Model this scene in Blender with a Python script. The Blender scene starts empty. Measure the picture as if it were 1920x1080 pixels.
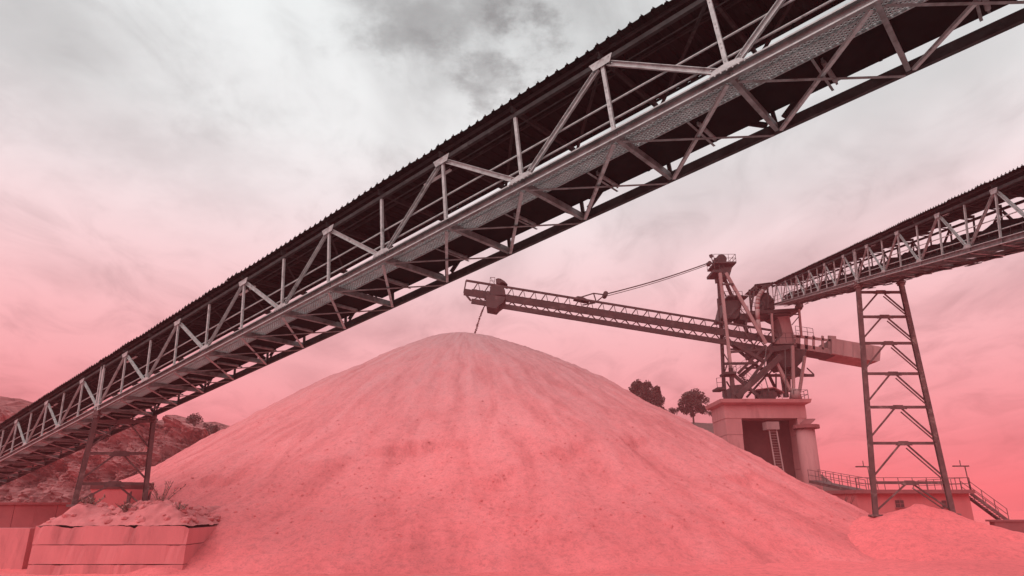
import bpy, math, random
import numpy as np
from mathutils import Vector, Matrix

sc = bpy.context.scene
R = math.radians
rnd = random.Random(7)
nrs = np.random.RandomState(11)

# ------------------------------------------------------------------ camera
FPX = 1239.449            # focal length in pixels of a 1920 px wide frame
PITCH = R(18.0)
EYE = Vector((0.0, 0.0, 3.0))
cam = bpy.data.cameras.new('camera')
cam.sensor_width = 36.0
cam.lens = 36.0 * FPX / 1920.0
cam.clip_start = 0.1
cam.clip_end = 6000.0
cam_ob = bpy.data.objects.new('camera', cam)
sc.collection.objects.link(cam_ob)
cam_ob.location = EYE
cam_ob.rotation_euler = (R(90) + PITCH, 0, 0)
sc.camera = cam_ob

# ------------------------------------------------------------------ sky
SUN_EL, SUN_AZ = R(48), R(215)      # azimuth clockwise from +Y: behind the camera, to its left
wd = bpy.data.worlds.new('World')
sc.world = wd
wd.use_nodes = True
wt = wd.node_tree
wt.nodes.clear()
def N(t, kind, **kw):
    n = t.nodes.new(kind)
    for k, v in kw.items():
        if k == 'i':
            for a, b in v.items():
                n.inputs[a].default_value = b
        else:
            setattr(n, k, v)
    return n
def mixc(t, a, b, f, mode='MIX'):
    n = t.nodes.new('ShaderNodeMix'); n.data_type = 'RGBA'; n.blend_type = mode
    for s, v in ((n.inputs[0], f), (n.inputs[6], a), (n.inputs[7], b)):
        if isinstance(v, bpy.types.NodeSocket): t.links.new(v, s)
        elif isinstance(v, (tuple, list)): s.default_value = (*v[:3], 1)
        else: s.default_value = v
    return n.outputs[2]
def math_(t, op, a, b=0.0, clamp=False):
    n = t.nodes.new('ShaderNodeMath'); n.operation = op; n.use_clamp = clamp
    for s, v in ((n.inputs[0], a), (n.inputs[1], b)):
        if isinstance(v, bpy.types.NodeSocket): t.links.new(v, s)
        else: s.default_value = v
    return n.outputs[0]
def ramp(t, fac, stops, interp='LINEAR'):
    n = t.nodes.new('ShaderNodeValToRGB'); n.color_ramp.interpolation = interp
    e = n.color_ramp.elements
    while len(e) < len(stops): e.new(0.5)
    for q, (p, c) in zip(e, stops):
        q.position = p
        q.color = (*c, 1) if isinstance(c, (tuple, list)) else (c, c, c, 1)
    t.links.new(fac, n.inputs[0])
    return n.outputs[0]
def lin(r, g, b):
    f = lambda v: (v/255/12.92) if v <= 10.3 else ((v/255+0.055)/1.055)**2.4
    return (f(r), f(g), f(b))

sky = N(wt, 'ShaderNodeTexSky', sky_type='NISHITA', sun_disc=False, sun_elevation=SUN_EL,
        sun_rotation=SUN_AZ, altitude=200.0, air_density=1.0, dust_density=3.0)
tc = N(wt, 'ShaderNodeTexCoord')
sep = N(wt, 'ShaderNodeSeparateXYZ')
wt.links.new(tc.outputs['Generated'], sep.inputs[0])
el = math_(wt, 'MAXIMUM', sep.outputs[2], 0.0)
# even grey cloud deck overhead that turns pink, then red, towards the horizon all round
deck = ramp(wt, el, [(0.0, lin(240, 122, 128)), (0.06, lin(240, 136, 142)), (0.14, lin(241, 160, 164)),
                     (0.24, lin(243, 186, 189)), (0.33, lin(241, 210, 212)), (0.42, lin(238, 229, 230)),
                     (0.50, lin(234, 236, 236)), (0.62, lin(234, 239, 239)), (1.0, lin(236, 241, 241))])
# cloud structure on a flat layer: direction / height
den = math_(wt, 'ADD', el, 0.22)
cx = math_(wt, 'DIVIDE', sep.outputs[0], den)
cy = math_(wt, 'DIVIDE', sep.outputs[1], den)
comb = N(wt, 'ShaderNodeCombineXYZ')
wt.links.new(cx, comb.inputs[0]); wt.links.new(cy, comb.inputs[1])
mp = N(wt, 'ShaderNodeMapping', i={'Location': (3.1, 1.7, 0.4), 'Rotation': (0, 0, R(28)), 'Scale': (1.25, 0.8, 1.0)})
wt.links.new(comb.outputs[0], mp.inputs[0])
n1 = N(wt, 'ShaderNodeTexNoise', i={'Scale': 1.5, 'Detail': 5.0, 'Roughness': 0.5, 'Distortion': 0.35})
n2 = N(wt, 'ShaderNodeTexNoise', i={'Scale': 4.4, 'Detail': 8.0, 'Roughness': 0.6, 'Distortion': 0.7})
wt.links.new(mp.outputs[0], n1.inputs['Vector']); wt.links.new(mp.outputs[0], n2.inputs['Vector'])
c1 = ramp(wt, n1.outputs[0], [(0.34, 0.64), (0.46, 0.89), (0.55, 1.0), (0.75, 1.04)], 'B_SPLINE')
c2 = ramp(wt, n2.outputs[0], [(0.28, 0.70), (0.44, 0.95), (0.58, 1.03), (0.8, 1.06)], 'B_SPLINE')
cl = mixc(wt, c1, c2, 1.0, 'MULTIPLY')
# ragged darker scraps of cloud hanging high ahead
def cloud_xy(x, y):
    a = (x-960)/FPX; b_ = (540-y)/FPX
    v = Vector((a, math.cos(PITCH)-b_*math.sin(PITCH), math.sin(PITCH)+b_*math.cos(PITCH))).normalized()
    return Vector((v.x/(v.z+0.22), v.y/(v.z+0.22), 0))
nd = N(wt, 'ShaderNodeTexNoise', i={'Scale': 5.0, 'Detail': 7.0, 'Roughness': 0.62})
wt.links.new(comb.outputs[0], nd.inputs['Vector'])
off = math_(wt, 'MULTIPLY', math_(wt, 'SUBTRACT', nd.outputs[0], 0.5), 0.62)
for (px_, py_, rad, lo) in ((868, 52, 0.17, 0.66), (925, 120, 0.10, 0.74), (985, 95, 0.07, 0.80), (800, -30, 0.2, 0.72), (215, 205, 0.42, 0.84), (60, 60, 0.35, 0.88), (1120, -80, 0.3, 0.75), (420, 340, 0.3, 0.90)):
    dn = N(wt, 'ShaderNodeVectorMath', operation='DISTANCE', i={1: cloud_xy(px_, py_)})
    wt.links.new(comb.outputs[0], dn.inputs[0])
    dist = math_(wt, 'DIVIDE', math_(wt, 'ADD', dn.outputs['Value'], off), rad)
    cl = mixc(wt, cl, ramp(wt, dist, [(0.15, lo), (1.0, 1.0)], 'EASE'), 1.0, 'MULTIPLY')
deckc = mixc(wt, deck, cl, 0.8, 'MULTIPLY')
skyc = mixc(wt, sky.outputs[0], (0.1, 0.1, 0.1), 1.0, 'MULTIPLY')
tot = mixc(wt, skyc, deckc, 0.97)
bg = N(wt, 'ShaderNodeBackground', i={'Strength': 0.80})
wt.links.new(tot, bg.inputs[0])
wo = N(wt, 'ShaderNodeOutputWorld')
wt.links.new(bg.outputs[0], wo.inputs[0])

# ------------------------------------------------------------------ sun (veiled by the cloud deck)
sl = bpy.data.lights.new('sun', 'SUN')
sl.energy = 1.5
sl.angle = R(60)
sl.color = (1.0, 0.965, 0.93)
so = bpy.data.objects.new('sun', sl)
sc.collection.objects.link(so)
sdir = Vector((math.sin(SUN_AZ)*math.cos(SUN_EL), math.cos(SUN_AZ)*math.cos(SUN_EL), math.sin(SUN_EL)))
so.rotation_euler = sdir.to_track_quat('Z', 'Y').to_euler()
so.location = (0, 0, 60)

vs = sc.view_settings
vs.view_transform = 'Standard'
vs.look = 'None'
vs.exposure = 0.48
vs.gamma = 1.0
vs.use_curve_mapping = False
sc.render.engine = 'CYCLES'
cy_ = sc.cycles
cy_.use_denoising = True
cy_.max_bounces = 4
cy_.diffuse_bounces = 2
cy_.volume_bounces = 1
cy_.transparent_max_bounces = 8
cy_.use_adaptive_sampling = False

# ------------------------------------------------------------------ helpers
C = sc.collection
CR = Vector((1, 0, 0))
CF = Vector((0, math.cos(PITCH), math.sin(PITCH)))
CU = Vector((0, -math.sin(PITCH), math.cos(PITCH)))
def ray(x, y):
    return CR*((x-960)/FPX) + CU*((540-y)/FPX) + CF
def A(x, y, Y):
    """world point at depth Y (metres ahead) that stands where the photograph shows pixel x, y"""
    v = ray(x, y)
    return EYE + v*(Y/v.y)
def on_plane(x, y, p, n):
    v = ray(x, y)
    return EYE + v*((p-EYE).dot(n)/v.dot(n))

class MB:
    def __init__(s):
        s.v = []; s.f = []
    def add(s, vs_, fs):
        o = len(s.v)
        s.v += [tuple(a) for a in vs_]
        s.f += [tuple(i+o for i in f) for f in fs]
        return s
    def box(s, c, size, ax=None):
        c = Vector(c); X, Y, Z = ax or (Vector((1, 0, 0)), Vector((0, 1, 0)), Vector((0, 0, 1)))
        a, b, d = (q/2 for q in size)
        vs_ = [c + X*(a*i) + Y*(b*j) + Z*(d*k) for i in (-1, 1) for j in (-1, 1) for k in (-1, 1)]
        return s.add(vs_, [(0, 1, 3, 2), (4, 6, 7, 5), (0, 4, 5, 1), (2, 3, 7, 6), (0, 2, 6, 4), (1, 5, 7, 3)])
    def prof(s, p, q, pts, up=(0, 0, 1)):
        """extrude the 2-D outline pts (side, up) from p to q"""
        p = Vector(p); q = Vector(q); d = (q-p).normalized(); u = Vector(up)
        if abs(d.dot(u.normalized())) > 0.995: u = Vector((0, 1, 0)) if abs(d.y) < 0.9 else Vector((1, 0, 0))
        sd = d.cross(u).normalized(); u = sd.cross(d)
        n = len(pts)
        vs_ = [e + sd*a + u*b for e in (p, q) for a, b in pts]
        return s.add(vs_, [(i, (i+1) % n, n+(i+1) % n, n+i) for i in range(n)] + [tuple(range(n))[::-1], tuple(range(n, 2*n))])
    def bar(s, p, q, w, h=None, up=(0, 0, 1)):
        h = h or w
        return s.prof(p, q, [(-w/2, -h/2), (w/2, -h/2), (w/2, h/2), (-w/2, h/2)], up)
    def tube(s, p, q, r, n=8, r2=None):
        p = Vector(p); q = Vector(q); d = (q-p).normalized()
        u = Vector((0, 0, 1)) if abs(d.z) < 0.95 else Vector((1, 0, 0))
        sd = d.cross(u).normalized(); u = sd.cross(d); r2 = r if r2 is None else r2
        vs_ = [e + sd*(rr*math.cos(2*math.pi*i/n)) + u*(rr*math.sin(2*math.pi*i/n)) for e, rr in ((p, r), (q, r2)) for i in range(n)]
        return s.add(vs_, [(i, (i+1) % n, n+(i+1) % n, n+i) for i in range(n)] + [tuple(range(n))[::-1], tuple(range(n, 2*n))])
    def path(s, pts, r, n=8):
        for a, b in zip(pts, pts[1:]): s.tube(a, b, r, n)
        return s
    def poly(s, pts, off):
        """solid from a polygon of 3-D points extruded by the vector off"""
        off = Vector(off); pts = [Vector(p) for p in pts]; n = len(pts)
        vs_ = pts + [p+off for p in pts]
        return s.add(vs_, [tuple(range(n))[::-1], tuple(range(n, 2*n))] + [(i, (i+1) % n, n+(i+1) % n, n+i) for i in range(n)])
    def mesh(s, name, mat, smooth=False):
        m = bpy.data.meshes.new(name)
        m.from_pydata(s.v, [], s.f)
        if mat: m.materials.append(mat)
        if smooth: m.polygons.foreach_set('use_smooth', [True]*len(m.polygons))
        m.update()
        return m
    def build(s, name, mat, parent=None, smooth=False, loc=None):
        return put(s.mesh(name, mat, smooth), name, parent, loc)
def put(mesh, name, parent=None, loc=None, rot=None, scale=None):
    o = bpy.data.objects.new(name, mesh)
    C.objects.link(o)
    if parent: o.parent = parent
    if loc is not None: o.location = loc
    if rot is not None: o.rotation_euler = rot
    if scale is not None: o.scale = scale
    return o
def tag(o, label=None, cat=None, group=None, kind=None):
    for k, v in (('label', label), ('category', cat), ('group', group), ('kind', kind)):
        if v: o[k] = v
    return o
def thing(name, label, cat, loc=(0, 0, 0), group=None):
    o = bpy.data.objects.new(name, None)
    o.empty_display_size = 0.5
    C.objects.link(o)
    o.location = loc
    return tag(o, label, cat, group)

# value noise in numpy
def _hash(ix, iy, seed):
    h = (ix.astype(np.int64)*374761393 + iy.astype(np.int64)*668265263 + seed*1274126177) & 0xffffffff
    h = ((h ^ (h >> 13))*1274126177) & 0xffffffff
    return ((h ^ (h >> 16)) & 0xffff)/65535.0
def vnoise(x, y, seed=0):
    ix = np.floor(x); iy = np.floor(y); fx = x-ix; fy = y-iy
    fx = fx*fx*(3-2*fx); fy = fy*fy*(3-2*fy)
    a = _hash(ix, iy, seed); b = _hash(ix+1, iy, seed); c = _hash(ix, iy+1, seed); d = _hash(ix+1, iy+1, seed)
    return (a*(1-fx)+b*fx)*(1-fy) + (c*(1-fx)+d*fx)*fy
def fbm(x, y, oct_=5, seed=0, gain=0.5):
    s = 0; a = 1.0; t = 0
    for i in range(oct_):
        s = s + a*(vnoise(x*2**i, y*2**i, seed+i)-0.5); t += a; a *= gain
    return s/t
def grid_mesh(name, X, Y, Z, mat, smooth=True):
    nv, nu = X.shape
    v = np.stack([X, Y, Z], -1).reshape(-1, 3)
    i = np.arange(nv*nu).reshape(nv, nu)
    f = np.stack([i[:-1, :-1], i[:-1, 1:], i[1:, 1:], i[1:, :-1]], -1).reshape(-1, 4)
    m = bpy.data.meshes.new(name)
    m.vertices.add(len(v)); m.vertices.foreach_set('co', v.astype(np.float32).ravel())
    m.loops.add(f.size); m.loops.foreach_set('vertex_index', f.astype(np.int32).ravel())
    m.polygons.add(len(f)); m.polygons.foreach_set('loop_start', np.arange(0, f.size, 4, dtype=np.int32))
    m.polygons.foreach_set('loop_total', np.full(len(f), 4, dtype=np.int32))
    m.polygons.foreach_set('use_smooth', np.full(len(f), smooth))
    m.update(calc_edges=True); m.validate()
    m.materials.append(mat)
    return m

# ------------------------------------------------------------------ materials
def material(name, base, dark=None, scale=3.0, rough=0.7, metal=0.0, bump=0.0, bscale=20.0, spots=None, spot_scale=6.0, spot_lo=0.56, spot_hi=0.7, stretch=(1, 1, 1), spec=0.4):
    m = bpy.data.materials.new(name); m.use_nodes = True
    t = m.node_tree; b = t.nodes['Principled BSDF']
    co = N(t, 'ShaderNodeTexCoord'); mp_ = N(t, 'ShaderNodeMapping', i={'Scale': stretch})
    oi = N(t, 'ShaderNodeObjectInfo')
    ad = N(t, 'ShaderNodeVectorMath', operation='ADD')
    sc_ = N(t, 'ShaderNodeVectorMath', operation='SCALE', i={'Scale': 37.0})
    t.links.new(oi.outputs['Random'], sc_.inputs[0])
    t.links.new(co.outputs['Object'], ad.inputs[0]); t.links.new(sc_.outputs[0], ad.inputs[1])
    t.links.new(ad.outputs[0], mp_.inputs[0])
    n = N(t, 'ShaderNodeTexNoise', i={'Scale': scale, 'Detail': 6.0, 'Roughness': 0.6})
    t.links.new(mp_.outputs[0], n.inputs['Vector'])
    dark = dark or tuple(c*0.7 for c in base)
    f = ramp(t, n.outputs[0], [(0.32, 0.0), (0.68, 1.0)])
    col = mixc(t, dark, base, f)
    if spots:
        ns = N(t, 'ShaderNodeTexNoise', i={'Scale': spot_scale, 'Detail': 7.0, 'Roughness': 0.65})
        t.links.new(mp_.outputs[0], ns.inputs['Vector'])
        fs = ramp(t, ns.outputs[0], [(spot_lo, 0.0), (spot_hi, 1.0)])
        col = mixc(t, col, spots, fs)
    t.links.new(col, b.inputs['Base Color'])
    b.inputs['Roughness'].default_value = rough
    b.inputs['Metallic'].default_value = metal
    b.inputs['Specular IOR Level'].default_value = spec
    if bump:
        nb = N(t, 'ShaderNodeTexNoise', i={'Scale': bscale, 'Detail': 6.0, 'Roughness': 0.65})
        t.links.new(mp_.outputs[0], nb.inputs['Vector'])
        bp = N(t, 'ShaderNodeBump', i={'Strength': bump, 'Distance': 0.03})
        t.links.new(nb.outputs[0], bp.inputs['Height'])
        t.links.new(bp.outputs[0], b.inputs['Normal'])
    return m
M = {}  # red haze tint is put into stacker, concrete, building, shed and rock colours
M['steel'] = material('galvanised_steel', (0.47, 0.475, 0.475), (0.29, 0.292, 0.29), 5, 0.55, 0.2, 0.15, 40, (0.11, 0.10, 0.095), 3.0, 0.56, 0.74)
M['chord'] = material('shaded_weathered_steel', (0.27, 0.272, 0.272), (0.13, 0.13, 0.128), 3, 0.6, 0.2, 0.2, 30, (0.08, 0.072, 0.068), 2.5, 0.52, 0.7, (1, 1, 1))  # weathered steel, darkened to put the channel's recess shade into its colour
M['dark_steel'] = material('shaded_dark_steel', (0.055, 0.052, 0.05), (0.028, 0.026, 0.025), 3, 0.75, 0.0, 0.2, 30)  # unused darker copy of the steel, shade put into its colour
M['roof'] = material('shaded_roof_sheet', (0.015, 0.015, 0.015), (0.006, 0.006, 0.006), 1.2, 0.85, 0.0, 0.15, 18, (0.035, 0.035, 0.035), 2.0, 0.56, 0.75, (1.0, 0.35, 1), 0.08)  # near-black: shade of the roof underside is put into the base colour
M['grating'] = material('walkway_grating_steel', (0.40, 0.40, 0.40), (0.27, 0.27, 0.27), 2, 0.6, 0.2)
M['white'] = material('white_painted_metal', (0.86, 0.86, 0.85), (0.74, 0.74, 0.73), 6, 0.5)
M['belt'] = material('black_rubber_belt', (0.014, 0.014, 0.014), (0.008, 0.008, 0.008), 2, 0.85, spec=0.08)
M['pan'] = material('black_belt_pan', (0.010, 0.010, 0.010), (0.005, 0.005, 0.005), 2, 0.9, spec=0.05)  # near-black pan under the belt
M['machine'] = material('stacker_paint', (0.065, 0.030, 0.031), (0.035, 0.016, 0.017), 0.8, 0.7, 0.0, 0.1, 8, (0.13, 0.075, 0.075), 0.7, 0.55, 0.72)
M['machine_light'] = material('pale_stacker_plate', (0.36, 0.20, 0.20), (0.24, 0.125, 0.125), 0.8, 0.8, 0.0, 0.15, 6, (0.17, 0.11, 0.105), 1.1, 0.55, 0.75, (1, 1, 0.35))  # paler tone for selected stacker members and plates
M['tower'] = material('trestle_paint', (0.16, 0.075, 0.077), (0.085, 0.04, 0.041), 1.5, 0.7, 0.1, 0.15, 12, (0.28, 0.18, 0.17), 1.4, 0.55, 0.7)
M['concrete'] = material('tinted_stained_concrete', (0.64, 0.185, 0.195), (0.50, 0.14, 0.15), 0.7, 0.9, 0, 0.4, 9, (0.36, 0.10, 0.105), 0.9, 0.54, 0.75, (1, 1, 0.25))
M['pedestal'] = material('tinted_pedestal_concrete', (0.52, 0.215, 0.22), (0.40, 0.155, 0.16), 0.5, 0.9, 0, 0.4, 5, (0.27, 0.095, 0.10), 0.5, 0.52, 0.72, (1, 1, 0.18))  # faded look of distance put into the concrete colour as red
M['render'] = material('building_render', (0.56, 0.15, 0.158), (0.46, 0.12, 0.126), 0.6, 0.9, 0, 0.2, 9, (0.24, 0.09, 0.095), 0.6, 0.55, 0.75, (1, 1, 0.3))
M['slab'] = material('roof_slab_concrete', (0.30, 0.085, 0.09), (0.23, 0.065, 0.07), 1.0, 0.9)
M['void'] = material('dark_opening', (0.15, 0.04, 0.042), (0.10, 0.026, 0.028), 1.0, 0.9)  # dark fill: opening shade put into colour; also the hopper's dark rim
M['shed'] = material('shed_sheeting', (0.34, 0.085, 0.09), (0.27, 0.065, 0.07), 0.6, 0.9)
M['glass'] = material('dusty_window_glass', (0.10, 0.045, 0.048), (0.07, 0.03, 0.032), 2.0, 0.25)
M['wire'] = material('steel_cable', (0.10, 0.08, 0.08), None, 2, 0.6)
M['rock'] = material('quarry_rock', (0.44, 0.17, 0.17), (0.20, 0.07, 0.07), 0.45, 0.95, 0, 0.9, 2.2, (0.11, 0.035, 0.036), 0.35, 0.55, 0.66, (1, 1, 0.55))
M['rubble'] = material('rubble_stone', (0.62, 0.175, 0.183), (0.42, 0.11, 0.115), 2.0, 0.95, 0, 0.5, 6)
M['foliage'] = material('dark_foliage', (0.085, 0.040, 0.036), (0.045, 0.024, 0.022), 1.2, 0.8)
M['dry_plant'] = material('dry_weed', (0.26, 0.13, 0.115), (0.17, 0.08, 0.07), 3, 0.9)
M['bark'] = material('bark', (0.09, 0.05, 0.045), None, 3, 0.9)
M['scrub'] = material('hill_scrub', (0.13, 0.06, 0.055), (0.075, 0.036, 0.034), 0.12, 0.95, 0, 0.6, 0.6)
def sand_material(name, damp, tone0, tone1):
    m = bpy.data.materials.new(name); m.use_nodes = True
    t = m.node_tree; b = t.nodes['Principled BSDF']
    co = N(t, 'ShaderNodeTexCoord')
    n1_ = N(t, 'ShaderNodeTexNoise', i={'Scale': 0.10, 'Detail': 8.0, 'Roughness': 0.6})
    n2_ = N(t, 'ShaderNodeTexNoise', i={'Scale': 2.6, 'Detail': 8.0, 'Roughness': 0.7})
    t.links.new(co.outputs['Object'], n1_.inputs['Vector']); t.links.new(co.outputs['Object'], n2_.inputs['Vector'])
    f1 = ramp(t, n1_.outputs[0], [(0.34, 0.0), (0.66, 1.0)])
    col = mixc(t, tone0, tone1, f1)
    n4_ = N(t, 'ShaderNodeTexNoise', i={'Scale': 9.0, 'Detail': 4.0, 'Roughness': 0.7})
    t.links.new(co.outputs['Object'], n4_.inputs['Vector'])
    f4 = ramp(t, n4_.outputs[0], [(0.30, 0.62), (0.44, 1.0), (0.72, 1.12)])
    col = mixc(t, col, f4, 0.7, 'MULTIPLY')
    f2 = ramp(t, n2_.outputs[0], [(0.34, 0.76), (0.5, 1.0), (0.7, 1.08)])
    col = mixc(t, col, f2, 0.8, 'MULTIPLY')
    if not damp:
        # unseen grey ground, added to cut red bounce onto the near conveyor
        ds = N(t, 'ShaderNodeVectorMath', operation='DISTANCE', i={1: (0.0, -12.0, 0.0)})
        t.links.new(co.outputs['Object'], ds.inputs[0])
        dd = math_(t, 'ADD', ds.outputs['Value'], math_(t, 'MULTIPLY', math_(t, 'SUBTRACT', n1_.outputs[0], 0.5), 12.0))
        fg = ramp(t, math_(t, 'DIVIDE', dd, 100.0), [(0.385, 1.0), (0.43, 0.0)])
        col = mixc(t, col, (0.34, 0.335, 0.335), fg)
    if damp:
        # streaks of sliding grains run down the cone: noise over the compass angle, stretched along the fall line
        sp = N(t, 'ShaderNodeSeparateXYZ'); t.links.new(co.outputs['Object'], sp.inputs[0])
        ang = math_(t, 'ARCTAN2', sp.outputs[0], math_(t, 'MULTIPLY', sp.outputs[1], -1.0))
        cb = N(t, 'ShaderNodeCombineXYZ')
        t.links.new(math_(t, 'MULTIPLY', ang, 9.0), cb.inputs[0])
        t.links.new(math_(t, 'MULTIPLY', sp.outputs[2], 0.16), cb.inputs[1])
        n3_ = N(t, 'ShaderNodeTexNoise', i={'Scale': 1.6, 'Detail': 7.0, 'Roughness': 0.62, 'Distortion': 0.5})
        t.links.new(cb.outputs[0], n3_.inputs['Vector'])
        f3 = ramp(t, n3_.outputs[0], [(0.3, 0.72), (0.5, 1.0), (0.72, 1.16)])
        col = mixc(t, col, f3, 0.85, 'MULTIPLY')
        # red fade put into the colour: greyer near the summit, redder down the slope
        hgt = math_(t, 'ADD', sp.outputs[2], math_(t, 'MULTIPLY', math_(t, 'SUBTRACT', n3_.outputs[0], 0.5), 16.0))
        ff = ramp(t, math_(t, 'DIVIDE', hgt, 30.0), [(0.02, 0.0), (0.74, 1.0)])
        upper_tone = mixc(t, mixc(t, (0.39, 0.205, 0.215), f4, 0.8, 'MULTIPLY'), f3, 0.8, 'MULTIPLY')
        col = mixc(t, col, upper_tone, ff)
        # damp freshly tipped patch beside the summit
        ds = N(t, 'ShaderNodeVectorMath', operation='DISTANCE', i={1: damp})
        t.links.new(co.outputs['Object'], ds.inputs[0])
        dd = math_(t, 'ADD', ds.outputs['Value'], math_(t, 'MULTIPLY', math_(t, 'SUBTRACT', n2_.outputs[0], 0.5), 5.0))
        fd = ramp(t, math_(t, 'MULTIPLY', dd, 0.1), [(0.08, 0.72), (0.42, 1.0)])
        col = mixc(t, col, fd, 1.0, 'MULTIPLY')
    t.links.new(col, b.inputs['Base Color'])
    b.inputs['Roughness'].default_value = 0.95
    b.inputs['Specular IOR Level'].default_value = 0.15
    nb = N(t, 'ShaderNodeTexNoise', i={'Scale': 5.0, 'Detail': 9.0, 'Roughness': 0.75})
    t.links.new(co.outputs['Object'], nb.inputs['Vector'])
    bp = N(t, 'ShaderNodeBump', i={'Strength': 0.55, 'Distance': 0.12})
    t.links.new(nb.outputs[0], bp.inputs['Height']); t.links.new(bp.outputs[0], b.inputs['Normal'])
    return m

# ------------------------------------------------------------------ the sand pile's shape
PD = 76.0
PC = A(872, 628, PD)                          # summit
sil_r = [(872, 627), (892, 630), (946, 641), (971, 653), (1042, 677), (1125, 712), (1167, 733), (1231, 771), (1334, 826), (1391, 857), (1439, 886), (1485, 914), (1560, 950)]
sil_l = [(872, 627), (854, 627), (812, 633), (767, 649), (700, 681), (625, 717), (529, 770), (418, 829), (378, 851), (311, 887), (204, 944), (120, 980)]
def prof_of(pts, shrink=1.0):
    q = [A(x, y, PD) for x, y in pts]
    r = np.array([abs(p.x-PC.x) for p in q]); z = np.array([p.z for p in q])
    o = np.argsort(r); r = r[o]*shrink; z = z[o]
    rs = np.linspace(0, r[-1], 90); zs = np.interp(rs, r, z)
    for _ in range(14):
        zs[1:-1] = (zs[:-2]+2*zs[1:-1]+zs[2:])/4
        zs[0] = zs[1]
    return rs, zs
rl, zl = prof_of(sil_l, 0.93); rr_, zr = prof_of(sil_r, 0.95)
def pile_h(x, y):
    dx = x-PC.x; dy = y-PC.y
    r = np.hypot(dx, dy); ph = np.arctan2(dx, -dy)          # 0 = towards the camera, + = right
    w = 0.5+0.5*np.sin(ph)
    hl = np.interp(r, rl, zl); hr = np.interp(r, rr_, zr)
    # beyond the traced flank go on down at the same angle
    hl = np.where(r > rl[-1], zl[-1]-(r-rl[-1])*0.5, hl); hr = np.where(r > rr_[-1], zr[-1]-(r-rr_[-1])*0.5, hr)
    z = hl*(1-w)+hr*w
    fade = np.clip(r/9, 0, 1)
    g = fbm(ph*7.0+3, r*0.03, 5, 5)                            # gullies down the slope
    z = z + g*1.3*fade*np.clip((r-6)/20, 0.15, 1) + fbm(x*0.25, y*0.25, 4, 9)*0.5*fade + fbm(x*0.09, y*0.09, 3, 21)*1.4*np.clip((r-12)/20, 0, 1)
    z = z + fbm(x*1.3, y*1.3, 4, 25)*0.36*fade + fbm(x*3.1, y*3.1, 2, 26)*0.10*fade
    z = z + (np.abs(fbm(ph*24.0, r*0.05, 3, 27))-0.1)*0.75*fade*np.clip((r-8)/16, 0, 1)*(0.35+0.65*vnoise(ph*4, r*0.12, 29))
    # slumped lips across the front where sand has been dug away below
    for c0, hw, r0, dr, hgt, sd in ((-0.03, 0.10, 30.6, 1.3, 0.8, 31), (0.30, 0.07, 31.8, 0.8, 0.55, 37), (0.52, 0.06, 29.5, 0.9, 0.5, 43), (-0.42, 0.06, 34.0, 0.8, 0.4, 47), (0.14, 0.05, 34.2, .7, .45, 53), (-0.2, 0.06, 33.0, .7, .4, 59), (0.72, 0.07, 33.5, 1.0, 0.6, 67)):
        q = (ph-c0)/hw
        rs = r0 + dr*fbm(ph*9+sd, ph*0, 3, sd)*2 + 0.5*fbm(ph*40, ph*0, 2, sd+1)*2 - 0.6*q
        z = z - np.clip(1.3-np.abs(q), 0, 1)*hgt*np.clip((r-rs)/0.25, 0, 1)*np.clip(1-(r-rs)/7, 0, 1)
    # the heap ends on the left along the old quarry track
    xc = -23.0-(y-38)*0.55
    z = z - np.clip(xc-x, 0, None)*0.9
    return z
def base_h(x, y):
    z = fbm(x*0.045, y*0.045, 4, 51)*1.5*np.clip((y-22)/15, 0, 1) + fbm(x*0.35, y*0.35, 4, 57)*0.35 + fbm(x*1.7, y*1.7, 3, 61)*0.10
    # heap round the foot of the right-hand trestle
    for mx, my, mh, mr, pw in MOUNDS:
        d = np.hypot((x-mx), (y-my)*1.1)
        z = z + mh*np.clip(1-d/mr, 0, 1)**pw*(1+fbm(x*0.5, y*0.5, 4, 71)*0.45)
    far = np.clip((np.hypot(x, y)-160)/500, 0, 1)
    return z - far*14
MOUNDS = []

# ------------------------------------------------------------------ conveyor galleries: frame of reference
HP = 3.023     # half panel
HT = 2.25      # truss depth
WT = 2.93      # truss width
def gallery_frame(P, az, slope):
    d = Vector((math.sin(az)*math.cos(slope), math.cos(az)*math.cos(slope), math.sin(slope)))
    c = Vector((math.cos(az), -math.sin(az), 0))
    n = c.cross(d)
    P = Vector(P)+EYE
    return P, d, c, n
GN = gallery_frame((4.833, 12.53, 9.09), R(-49.21), R(-6.67))
GR = gallery_frame((25.912, 46.97, 15.829), R(12.63), R(13.4))
def gpt(G, k, t=0.0, z=0.0):
    P, d, c, n = G
    return P + d*(HP*k) + c*t + n*z
# feet of the right-hand trestle, in the upright plane across that gallery
pn = Vector((math.sin(R(12.63)), math.cos(R(12.63)), 0))
TR_L = on_plane(1642, 968, gpt(GR, 0), pn); TR_R = on_plane(1787, 966, gpt(GR, 0, WT), pn)
MOUNDS.append(((TR_L.x+TR_R.x)/2, TR_L.y-0.5, 2.9, 8.5, 0.9))
MOUNDS.append((40.0, 43.0, 1.3, 9.0, 1.3))
pnl = Vector((math.sin(R(-49.21)), math.cos(R(-49.21)), 0))
TL_L = on_plane(138, 950, gpt(GN, 12), pnl); TL_R = on_plane(269, 957, gpt(GN, 12, WT), pnl)

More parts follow.
